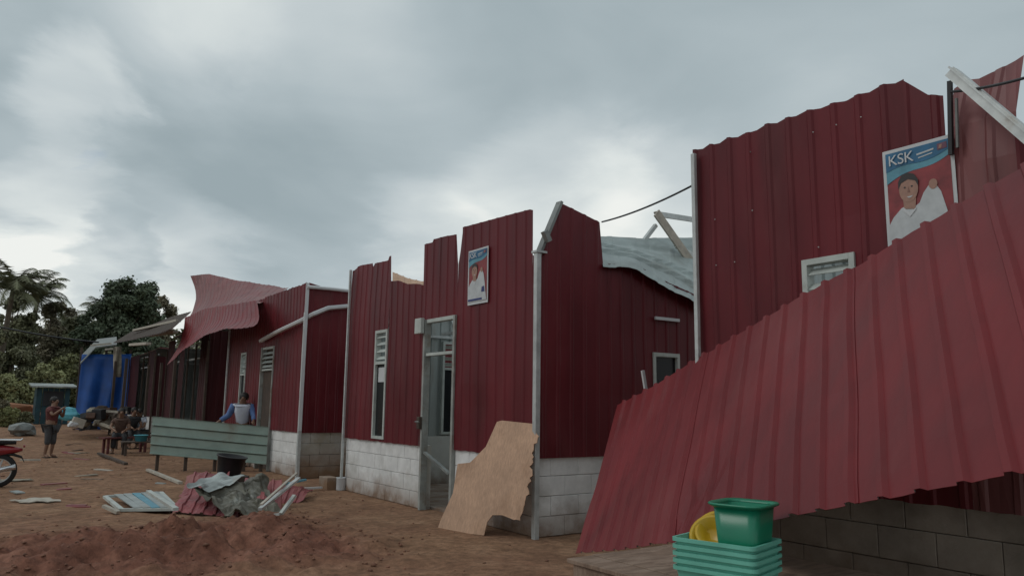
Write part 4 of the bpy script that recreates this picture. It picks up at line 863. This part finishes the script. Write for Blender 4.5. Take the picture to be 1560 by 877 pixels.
bq = ony(190, 680, 23.8); bench((bq.x, bq.y, ground_h(bq.x, bq.y)), .35, 1.3, shirtr, 'low dull red bench with people sitting round it', .44)
bq2 = ony(206, 670, 26.0); bench((bq2.x, bq2.y, ground_h(bq2.x, bq2.y)), .2, 1.4, woodd, 'dark timber bench behind the dull red bench', .46)
sitter(183, 660, 24.0, radians(-100), clothbr, clothd, 'person in brown sitting on the dull red bench')
sitter(200, 650, 26.05, radians(-80), clothd, clothd, 'person in black sitting nearer the stall on the timber bench')
sitter(215, 650, 26.15, radians(-130), shirtw, clothg, 'person in a pale shirt sitting at the stall end of the timber bench', 1.55)
# table things: small bowl-like basin on the bench
tb = ony(215, 664, 22.6); tb.z = max(tb.z, .3)
tb0 = V((tb.x, tb.y, 0)); q = MB(); q.box((tb.x-.45, tb.y-.25, tb.z-.16), (tb.x+.5, tb.y+.3, tb.z-.13)); q.box((tb.x-.4, tb.y-.2, -.02), (tb.x-.34, tb.y-.14, tb.z-.162)); q.box((tb.x+.36, tb.y-.2, -.02), (tb.x+.42, tb.y-.14, tb.z-.162)); q.box((tb.x-.4, tb.y+.2, -.02), (tb.x-.34, tb.y+.26, tb.z-.162)); q.box((tb.x+.36, tb.y+.2, -.02), (tb.x+.42, tb.y+.26, tb.z-.162))
TB = empty('low_table', tuple(tb0), 'low brown table holding a white tub by the green sheets', 'table')
q2 = MB(); q2.v, q2.f, q2.mi = q.v[:8], q.f[:6], q.mi[:6]; q2.build('table_top', woodd, TB)
for k in range(1, 5):
    q2 = MB(); q2.add(q.v[8*k:8*k+8], [(3, 2, 1, 0), (4, 5, 6, 7), (0, 1, 5, 4), (1, 2, 6, 5), (2, 3, 7, 6), (3, 0, 4, 7)]); q2.build('leg', woodd, TB)
q = MB(); q.lathe(tb+V((0, 0, -.128)), [(.001, 0), (.13, 0), (.17, .15), (.18, .15), (.18, .165), (.16, .165), (.12, .01), (.001, .01)], 18); tag(q.build('tub', cyan, None, True, at=tuple(tb+V((0, 0, -.128)))), 'turquoise tub standing on the low brown table', 'tub')

# ------------------------------------------------------------------ motorbike at the left edge
mc = onz(2, 742); mcx, mcy = mc.x, mc.y
MBK = empty('motorbike', (mcx-.5, mcy, 0), 'red motorbike parked at the edge of the yard', 'motorbike')
for wx in (mcx-.08, mcx-1.28):
    q = MB(); c = V((wx, mcy, .27)); q.lathe(c, [(.20, -.04), (.25, -.045), (.275, -.02), (.275, .02), (.25, .045), (.20, .04)], 28, (0, 1, 0)); wo = q.build('wheel', rubber, MBK, True)
    q = MB(); q.lathe(c, [(.03, -.05), (.05, -.03), (.05, .03), (.03, .05)], 12, (0, 1, 0), caps=(True, True)); q.lathe(c, [(.205, -.03), (.19, -.03), (.19, .03), (.205, .03)], 28, (0, 1, 0))
    for k in range(5): a = 2*pi*k/5; q.bar(c+V((cos(a)*.04, 0, sin(a)*.04)), c+V((cos(a)*.20, 0, sin(a)*.20)), .03, .025)
    q.build('rim', steel, wo)
def hull(nm, secs, m_, par=MBK):
    """sections (x, z, halfwidth, halfheight) along the bike, round-ish hull"""
    vs = []; n = 10
    for (x, z, hw, hh) in secs: vs += [V((x, mcy+hw*cos(2*pi*k/n), z+hh*sin(2*pi*k/n))) for k in range(n)]
    fs = [(i*n+j, i*n+(j+1) % n, (i+1)*n+(j+1) % n, (i+1)*n+j) for i in range(len(secs)-1) for j in range(n)]+[tuple(range(n))[::-1], tuple((len(secs)-1)*n+j for j in range(n))]
    return mesh(nm, vs, fs, m_, par, True)
hull('rear_fairing', [(mcx+.24, .60, .03, .02), (mcx+.16, .60, .08, .05), (mcx-.05, .60, .11, .09), (mcx-.4, .56, .12, .10), (mcx-.6, .5, .08, .07)], bikered)
hull('rear_mudguard', [(mcx+.28, .40, .04, .012), (mcx+.24, .48, .05, .02), (mcx+.1, .53, .06, .025), (mcx-.1, .53, .05, .02)], rubber)
hull('seat', [(mcx+.14, .72, .08, .03), (mcx-.1, .73, .12, .05), (mcx-.4, .70, .13, .05), (mcx-.62, .66, .10, .05)], rubber)
hull('engine', [(mcx-.35, .32, .10, .08), (mcx-.5, .34, .13, .13), (mcx-.75, .32, .12, .12), (mcx-.85, .32, .06, .06)], steeld)
hull('front_fairing', [(mcx-.85, .55, .10, .14), (mcx-1.0, .66, .13, .20), (mcx-1.12, .78, .12, .16), (mcx-1.2, .86, .06, .06)], bikered)
hull('tail_light', [(mcx+.245, .66, .05, .022), (mcx+.27, .66, .05, .022)], bikered)
q = MB(); q.tube([(mcx+.2, mcy-.1, .76), (mcx+.22, mcy, .78), (mcx+.2, mcy+.1, .76), (mcx-.15, mcy+.12, .77)], .012); q.tube([(mcx+.2, mcy-.1, .76), (mcx-.15, mcy-.12, .77)], .012); q.build('grab_rail', chrome, MBK)
q = MB(); q.tube([(mcx-.95, mcy-.33, 1.0), (mcx-1.05, mcy-.1, .98), (mcx-1.05, mcy+.1, .98), (mcx-.95, mcy+.33, 1.0)], .014); q.build('handlebar', steeld, MBK)
q = MB(); q.tube([(mcx-1.06, mcy-.07, .9), (mcx-1.28, mcy-.07, .27)], .022); q.tube([(mcx-1.06, mcy+.07, .9), (mcx-1.28, mcy+.07, .27)], .022); q.build('front_fork', steel, MBK)
q = MB(); q.tube([(mcx-.5, mcy-.14, .22), (mcx-.2, mcy-.15, .26), (mcx+.16, mcy-.15, .34)], [.025, .04, .045], 10); q.build('exhaust', chrome, MBK, True)
q = MB(); q.bar((mcx-.42, mcy+.08, .25), (mcx-.40, mcy+.2, .0), .02); q.build('kick_stand', steeld, MBK)

# ------------------------------------------------------------------ far left: teal kiosk, tarpaulin shelter, goods
kq = ony(80, 640, 40); kz = ground_h(kq.x, kq.y)
KS = empty('small_kiosk', (kq.x, kq.y, kz), 'small dark teal kiosk with thin pale roof before the bushes', 'kiosk')
wl, wr = ony(56, 600, 40).x, ony(107, 600, 40).x; ztop = ony(80, 590, 40).z
for k in range(6):
    a, b_ = lerp(wl, wr, k/6), lerp(wl, wr, (k+1)/6); q = MB(); q.box((a+.01, 40, kz), (b_-.01, 40.05, ztop-.02)); q.build('board', teal2, KS)
q = MB(); q.box((wl, 40.06, kz), (wl+.05, 41.6, ztop-.03)); q.box((wr-.05, 40.06, kz), (wr, 41.6, ztop-.03)); q.build('side_wall', teal2, KS)
q = MB(); q.hexa([(wl-.25, 39.6, ztop), (wr+.25, 39.6, ztop), (wr+.25, 41.9, ztop+.15), (wl-.25, 41.9, ztop+.15), (wl-.25, 39.6, ztop+.06), (wr+.25, 39.6, ztop+.06), (wr+.25, 41.9, ztop+.21), (wl-.25, 41.9, ztop+.21)]); q.build('roof', sback, KS)
q = MB(); q.box((lerp(wl, wr, .2), 39.94, lerp(kz, ztop, .5)), (lerp(wl, wr, .8), 39.99, lerp(kz, ztop, .9))); q.build('dark_opening_panel', clothd, KS)  # solid dark panel, its colour standing in for the shaded opening
tq = ony(158, 640, 36); tz = ground_h(tq.x, tq.y)
TS = empty('tarpaulin_shelter', (tq.x, tq.y, tz), 'shelter hung with bright blue tarpaulin behind heaped goods', 'shelter')
x0, x1 = ony(121, 580, 36).x, ony(197, 580, 36).x; zt_ = ony(160, 541, 36).z
n = 26; vs = []; m2 = 14
for i in range(n+1):
    for j in range(m2+1):
        s, q = i/n, j/m2; vs.append((lerp(x0, x1, s)+.03*fn(q*2, s*4, 1), 36+.10*sin(s*16+q*2)*(.3+q)+.06*fn(s*5, q*3, 2), lerp(zt_+.10*s, tz+.05, q)))
o = mesh('tarpaulin', vs, [(i*(m2+1)+j, (i+1)*(m2+1)+j, (i+1)*(m2+1)+j+1, i*(m2+1)+j+1) for i in range(n) for j in range(m2)], blue, TS, True); sm = o.modifiers.new('t', 'SOLIDIFY'); sm.thickness = .006
for x in (x0, (x0+x1)/2, x1): q = MB(); q.bar((x, 36.3, tz), (x, 36.3, zt_+.3), .08); q.build('pole', woodd, TS)
for k, (a, b_) in enumerate((((122, 555), (146, 530)), ((146, 530), (178, 526)))):
    p, q_ = ony(*a, 35.6), ony(*b_, 35.6); vs = [p, q_, q_+V((.3, 2.6, .5)), p+V((.3, 2.6, .5))]; o = mesh('roof_sheet', vs+[v+V((0, 0, .05)) for v in vs], [(3, 2, 1, 0), (4, 5, 6, 7), (0, 1, 5, 4), (1, 2, 6, 5), (2, 3, 7, 6), (3, 0, 4, 7)], steeld, TS)
for (a, b_) in (((138, 526), (170, 523)), ((160, 532), (172, 531))): q = MB(); q.bar(ony(*a, 35.4), ony(*b_, 35.4), .08, .07); q.build('eave_board', plank2, TS)
cq = ony(180, 552, 33.5)
vs = []
for i in range(9):
    for j in range(9): s, q = i/8, j/8; p = ony(lerp(173, 185, s), lerp(528, 574, q), 33.5); vs.append(p+V((0, .06*sin(s*9+q*4), 0)))
o = mesh('hanging_cloth', vs, [(i*9+j, (i+1)*9+j, (i+1)*9+j+1, i*9+j+1) for i in range(8) for j in range(8)], sacking, None, True, None, tuple(cq)); sm = o.modifiers.new('t', 'SOLIDIFY'); sm.thickness = .006
tag(o, 'pale cloth hanging from the eave beside the blue tarpaulin', 'cloth')
# goods heaped before the tarpaulin: lumpy sacks and boxes
def lump(c, r, m_, name, label, cat, seed, group=None):
    bm = bmesh.new(); bmesh.ops.create_icosphere(bm, subdivisions=2, radius=1)
    for v in bm.verts:
        k = 1+.35*fn(v.co.x, v.co.y, v.co.z+seed, 1.3, 3); v.co = V((v.co.x*r[0]*k, v.co.y*r[1]*k, max(v.co.z, -.75)*r[2]*k))
    me = bpy.data.meshes.new(name); bm.to_mesh(me); bm.free(); me.materials.append(m_); o = bpy.data.objects.new(name, me); COL.objects.link(o); o.location = c; ROOT[o.name] = V(c); return tag(o, label, cat, group)
goods = [(104, 631, 31.5, .40, .26, cyan, 'folded turquoise tarpaulin at the left end of the heaped goods', 'tarpaulin'),
         (128, 642, 32, .26, .26, sacking, 'pale bulging sack beside the turquoise tarpaulin', 'sack'), (112, 646, 31, .2, .12, pw, 'small white bag at the foot of the turquoise tarpaulin', 'bag'), (143, 630, 33.6, .3, .25, sacking, 'pale sack topmost on the heaped goods', 'sack')]
rg = random.Random(3)
HUE = {clothd.name: 'near black', clothg.name: 'charcoal', clothbr.name: 'brown', woodd.name: 'dark brown', shirtr.name: 'dull red', sacking.name: 'pale straw coloured', plank2.name: 'grey weathered', wood.name: 'brownish grey', shirtb.name: 'dull blue'}
for k in range(10): goods.append((rg.uniform(114, 196), rg.uniform(622, 648), rg.uniform(30.8, 33.8), rg.uniform(.16, .32), rg.uniform(.14, .3), rg.choice([clothd, clothg, clothbr, woodd, shirtr, sacking, clothbr]), '', 'bundle'))
for i, (x, y, Y, rx, rz_, m_, lab, cat) in enumerate(goods):
    lab = lab or f'small {HUE[m_.name]} bundle among the goods heaped before the blue tarpaulin'
    c = ony(x, y, Y); c.z = max(c.z, ground_h(c.x, c.y)+rz_*.6); lump(c, (rx, rx*.8, rz_), m_, cat if cat != 'tarpaulin' else 'folded_tarpaulin', lab, cat, i*2.3, 'goods heaped by the shelter')
for k in range(16):
    x, y, Y = rg.uniform(112, 200), rg.uniform(624, 650), rg.uniform(30.4, 33.2); c = ony(x, y, Y); hx, hy, hz_ = (rg.uniform(.1, .28), rg.uniform(.08, .2), rg.uniform(.06, .18)) if k % 3 else (rg.uniform(.4, .7), .05, .04)
    c.z = max(c.z, ground_h(c.x, c.y)+hz_); M_ = Matrix.Translation(c) @ Matrix.Rotation(rg.uniform(0, 3), 4, 'Z') @ Matrix.Rotation(rg.uniform(-.35, .35), 4, 'Y'); m_ = MB()
    m_.hexa([M_ @ V(p) for p in ((-hx, -hy, -hz_), (hx, -hy, -hz_), (hx, hy, -hz_), (-hx, hy, -hz_), (-hx, -hy, hz_), (hx, -hy, hz_), (hx, hy, hz_), (-hx, hy, hz_))])
    mt = rg.choice([clothbr, woodd, plank2, wood, clothd, shirtb]) if k % 3 else rg.choice([plank2, wood, sacking])
    if k % 3: tag(m_.build('salvaged_box', mt, None, at=tuple(c), bevel=.012), f'{HUE[mt.name]} salvaged box lying among the goods heaped before the blue tarpaulin', 'box', 'goods heaped by the shelter')
    else: tag(m_.build('salvaged_board', mt, None, at=tuple(c)), f'{HUE[mt.name]} salvaged board sticking out of the goods before the blue tarpaulin', 'board', 'goods heaped by the shelter')
c = onz(34, 655, .35); c = ony(34, 650, 33); lump(V((c.x, c.y, ground_h(c.x, c.y)+.2)), (.45, .4, .28), steeld, 'earth_heap', 'small grey heap of spoil by the bushes', 'heap', 4)

# ------------------------------------------------------------------ wires
def wire(pts, r, label, name='cable'):
    P_ = []
    for (a, b_, sag) in pts:
        a, b_ = V(a), V(b_)
        for i in range(17): q = i/16; P_.append(a.lerp(b_, q)-V((0, 0, sag*4*q*(1-q))))
    m_ = MB(); m_.tube(P_, r, 6); tag(m_.build(name, blackp, None, True, at=tuple(P_[0])), label, 'cable')
wire([(ony(917, 338, SY-.03), onx(1056, 282, XF-.06), .035)], .010, 'black cable strung between the notched stall and the near stall')
wire([(onx(1449, 140, 5.15), onx(1640, 92, 4.6), .03)], .009, 'black cable running off from the conduit above the large poster')
wire([(ony(-60, 484, 30), ony(150, 521, 34.5), .10)], .03, 'grey cable slung past the trees to the blue shelter')

# ------------------------------------------------------------------ vegetation
def crown_mesh(clumps, count, leaf, seed, flat_=.0):
    rnd = random.Random(seed); vs = []; fs = []; tot = sum(c[3]**2 for c in clumps)
    for (cx, cy, cz, r) in clumps:
        for i in range(int(count*r*r/tot)):
            d = V((rnd.gauss(0, 1), rnd.gauss(0, 1), rnd.gauss(0, 1))).normalized(); rr = r*(rnd.random()**.5)*rnd.uniform(.75, 1.35)
            p = V((cx, cy, cz))+V((d.x, d.y, d.z*.8))*rr
            nrm = (d*.7+V((rnd.gauss(0, .6), rnd.gauss(0, .6), rnd.gauss(0, .6)+.4))).normalized(); x = nrm.orthogonal().normalized(); x = Matrix.Rotation(rnd.random()*6.28, 3, nrm) @ x; y = nrm.cross(x)
            s = leaf*rnd.uniform(.6, 1.5); k = len(vs); vs += [p-x*s*.5, p+y*s*.28+nrm*s*.06, p+x*s*.6, p-y*s*.28+nrm*s*.06]; fs.append((k, k+1, k+2, k+3))
    return vs, fs
def tree(name, px, pyb, Y, toppx, halfpx, m_, label, seed, count=7000, leaf=.28, cat='tree', nclump=26, trunk_f=.45, squash=1., group=None):
    """crown spans from pixel row toppx down; halfpx: half width in pixels"""
    rnd = random.Random(seed); b_ = ony(px, pyb, Y); gz = ground_h(b_.x, Y); zt = ony(px, toppx, Y).z; hw = (ony(px+halfpx, pyb, Y)-b_).length; H = zt-gz
    R_ = empty(name, (b_.x, Y, gz-.1), label, cat, group); cz = gz+H*(trunk_f+1)/2; rz_ = H*(1-trunk_f)/2; cl = []
    for i in range(nclump):
        d = V((rnd.gauss(0, 1), rnd.gauss(0, 1), rnd.gauss(0, 1))).normalized()*rnd.random()**.4; r = rnd.uniform(.16, .34)*min(hw, rz_*1.2)
        cl.append((b_.x+d.x*(hw-r*.8), Y+d.y*(hw-r*.8)*.8, cz+d.z*(rz_-r*.7), r))
    vs, fs = crown_mesh(cl, count, leaf, seed); mesh('crown', vs, fs, m_, R_)
    t_ = MB(); r0_ = max(.06, H*.022); p0 = V((b_.x, Y, gz-.1)); p1 = V((b_.x+rnd.uniform(-.1, .1)*hw, Y, cz-rz_*.3)); t_.tube([p0, p0.lerp(p1, .5)+V((.05*hw, 0, 0)), p1, V((b_.x, Y, cz+rz_*.4))], [r0_, r0_*.8, r0_*.6, r0_*.2], 8)
    for c in cl[::2]: t_.tube([p1+V((0, 0, rnd.uniform(-.2, .2)*rz_)), p1.lerp(V(c[:3]), .55)+V((0, 0, .05*H)), V(c[:3])], [r0_*.4, r0_*.25, r0_*.08], 5)
    t_.build('trunk', bark, R_, True); return R_
def palm(px, pyb, Y, toppx, label, seed, nf=18, fl=2.6, group='coconut palms behind the yard'):
    rnd = random.Random(seed); b_ = ony(px, pyb, Y); gz = ground_h(b_.x, Y); zt = ony(px, toppx, Y).z-.4
    R_ = empty('palm_tree', (b_.x, Y, gz-.1), label, 'palm tree', group); t_ = MB(); top = V((b_.x, Y, zt-fl*.45))
    t_.tube([V((b_.x-.5, Y, gz-.1)), V((b_.x-.2, Y, lerp(gz, zt, .4))), V((b_.x-.05, Y, lerp(gz, zt, .75))), top], [.20, .15, .13, .11], 8); t_.build('trunk', bark, R_, True)
    vs = []; fs = []
    for k in range(nf):
        a = 2*pi*k/nf+rnd.uniform(-.2, .2); el = rnd.uniform(-.2, 1.25); L = fl*rnd.uniform(.8, 1.1); hdir = V((cos(a), sin(a), 0)); pts = []
        for i in range(12):
            q = i/11; ang = el-q*q*1.5; pts.append((pts[-1] if pts else top)+((hdir*cos(ang)+V((0, 0, sin(ang))))*L/11 if pts else V((0, 0, 0))))
        for i in range(1, 12):
            d = (pts[i]-pts[i-1]).normalized(); sd = d.cross(V((0, 0, 1))).normalized(); ll = .75*fl/2.6*sin(pi*(.12+.83*i/11))+.1
            for j in range(3):
                p = pts[i-1].lerp(pts[i], j/3)
                for s in (-1, 1):
                    tip = p+sd*s*ll*.8+d*ll*.45-V((0, 0, ll*.5*rnd.uniform(.5, 1.2))); k0 = len(vs); vs += [p-d*.035, p+d*.035, tip]; fs.append((k0, k0+1, k0+2))
            k0 = len(vs); w_ = sd*.03; vs += [pts[i-1]-w_, pts[i-1]+w_, pts[i]+w_*.6, pts[i]-w_*.6]; fs.append((k0, k0+1, k0+2, k0+3))
    mesh('fronds', vs, fs, palmm, R_)
palm(2, 600, 52, 396, 'tall coconut palm cut off at the yard edge', 1, 30, 2.6)
palm(42, 600, 60, 416, 'coconut palm with spread crown beside the tallest one', 2, 30, 2.5)
palm(88, 600, 70, 458, 'small distant palm between the coconut palm and the round tree', 3, 16, 2.6)
palm(140, 600, 66, 448, 'palm fronds showing at the left flank of the round tree', 6, 16, 2.6)
tree('broadleaf_tree', 184, 600, 56, 412, 62, leafd, 'large round dark green tree rising behind the stalls', 11, 40000, .22, trunk_f=.18, nclump=80)
tree('broadleaf_tree', 240, 600, 60, 440, 30, leafb, 'small brownish tree at the right side of the round tree', 12, 11000, .2, trunk_f=.2, nclump=36)
tree('broadleaf_tree', 130, 600, 58, 456, 36, leafd, 'dark lower tree at the left foot of the round tree', 13, 15000, .2, trunk_f=.1, nclump=40)
tree('broadleaf_tree', 70, 600, 62, 446, 50, leafb, 'brownish mid height tree under the coconut palms', 14, 20000, .2, trunk_f=.05, nclump=44)
tree('broadleaf_tree', 10, 600, 58, 430, 46, leafm, 'olive tree standing below the tallest palm', 15, 18000, .2, trunk_f=.05, nclump=44)
tree('broadleaf_tree', 108, 600, 60, 478, 36, leafm, 'low olive tree behind the small kiosk', 16, 13000, .2, trunk_f=.05, nclump=36)
bushes = [(30, 54, 520, 44, leafm, 'tall olive bush on the bank under the palms'), (95, 50, 530, 34, leafl, 'yellow green bush behind the teal kiosk'), (62, 47, 548, 36, leafl, 'yellow green bush just behind the kiosk roof'), (8, 46, 560, 34, leafl, 'yellow green bush at the edge of the yard'), (125, 50, 540, 26, leafm, 'olive bush next to the blue tarpaulin'), (225, 52, 505, 44, leafd, 'dark tree mass over the loose roof of the last stall'), (-40, 50, 470, 50, leafm, 'olive tree beyond the tallest palm'), (12, 38.5, 618, 22, leafl, 'low green shrub beside the small kiosk'), (38, 38.5, 624, 16, leafm, 'small dark shrub between the spoil heap and the kiosk'), (118, 41, 596, 14, leafl, 'narrow shrub between kiosk and blue tarpaulin'), (-10, 41, 600, 28, leafb, 'dry brownish shrub on the bank at the yard edge'), (165, 48, 520, 30, leafm, 'olive bush rising behind the blue shelter')]
for i, (px, Y, tp, hw, m_, lab) in enumerate(bushes):
    tree('bush', px, 610, Y, tp, hw, m_, lab, 30+i, 11000 if hw > 20 else 3000, .17, 'bush', 32, .02, group='bushes along the back of the yard')
# tree belt that reads as one mass behind
rnd = random.Random(5); cl = []
for i in range(150):
    x = rnd.uniform(-75, 26); y = rnd.uniform(78, 98); gz = ground_h(x, y); cl.append((x, y, gz+rnd.uniform(.5, 5.0)+1.2*fn(x*.12, y*.12, 0), rnd.uniform(1.4, 2.6)))
vs, fs = crown_mesh(cl, 42000, .5, 77); tag(mesh('far_wood', vs, fs, leafm, None), 'dark wood closing the view behind the palms', 'wood', None, 'stuff')
# bank of orange soil
osoil = mat('orange_soil', (.26, .115, .06), .95, 0, .35, 1.5, .3, 10)
for i, (x, y, w_, h_) in enumerate(((8, 612, 2.2, .75), (-40, 610, 2.4, .8), (47, 620, 1.0, .45))):
    c = ony(x, y, 43); c.z = ground_h(c.x, c.y)+.1; tag(lump(c, (w_, 1.0, h_), osoil, 'soil_bank', 'low bank of orange soil under the bushes', None, i*3.), None, None, None, 'structure')
print('objects', len(bpy.data.objects), 'tris approx', sum(len(m.polygons) for m in bpy.data.meshes)*2)
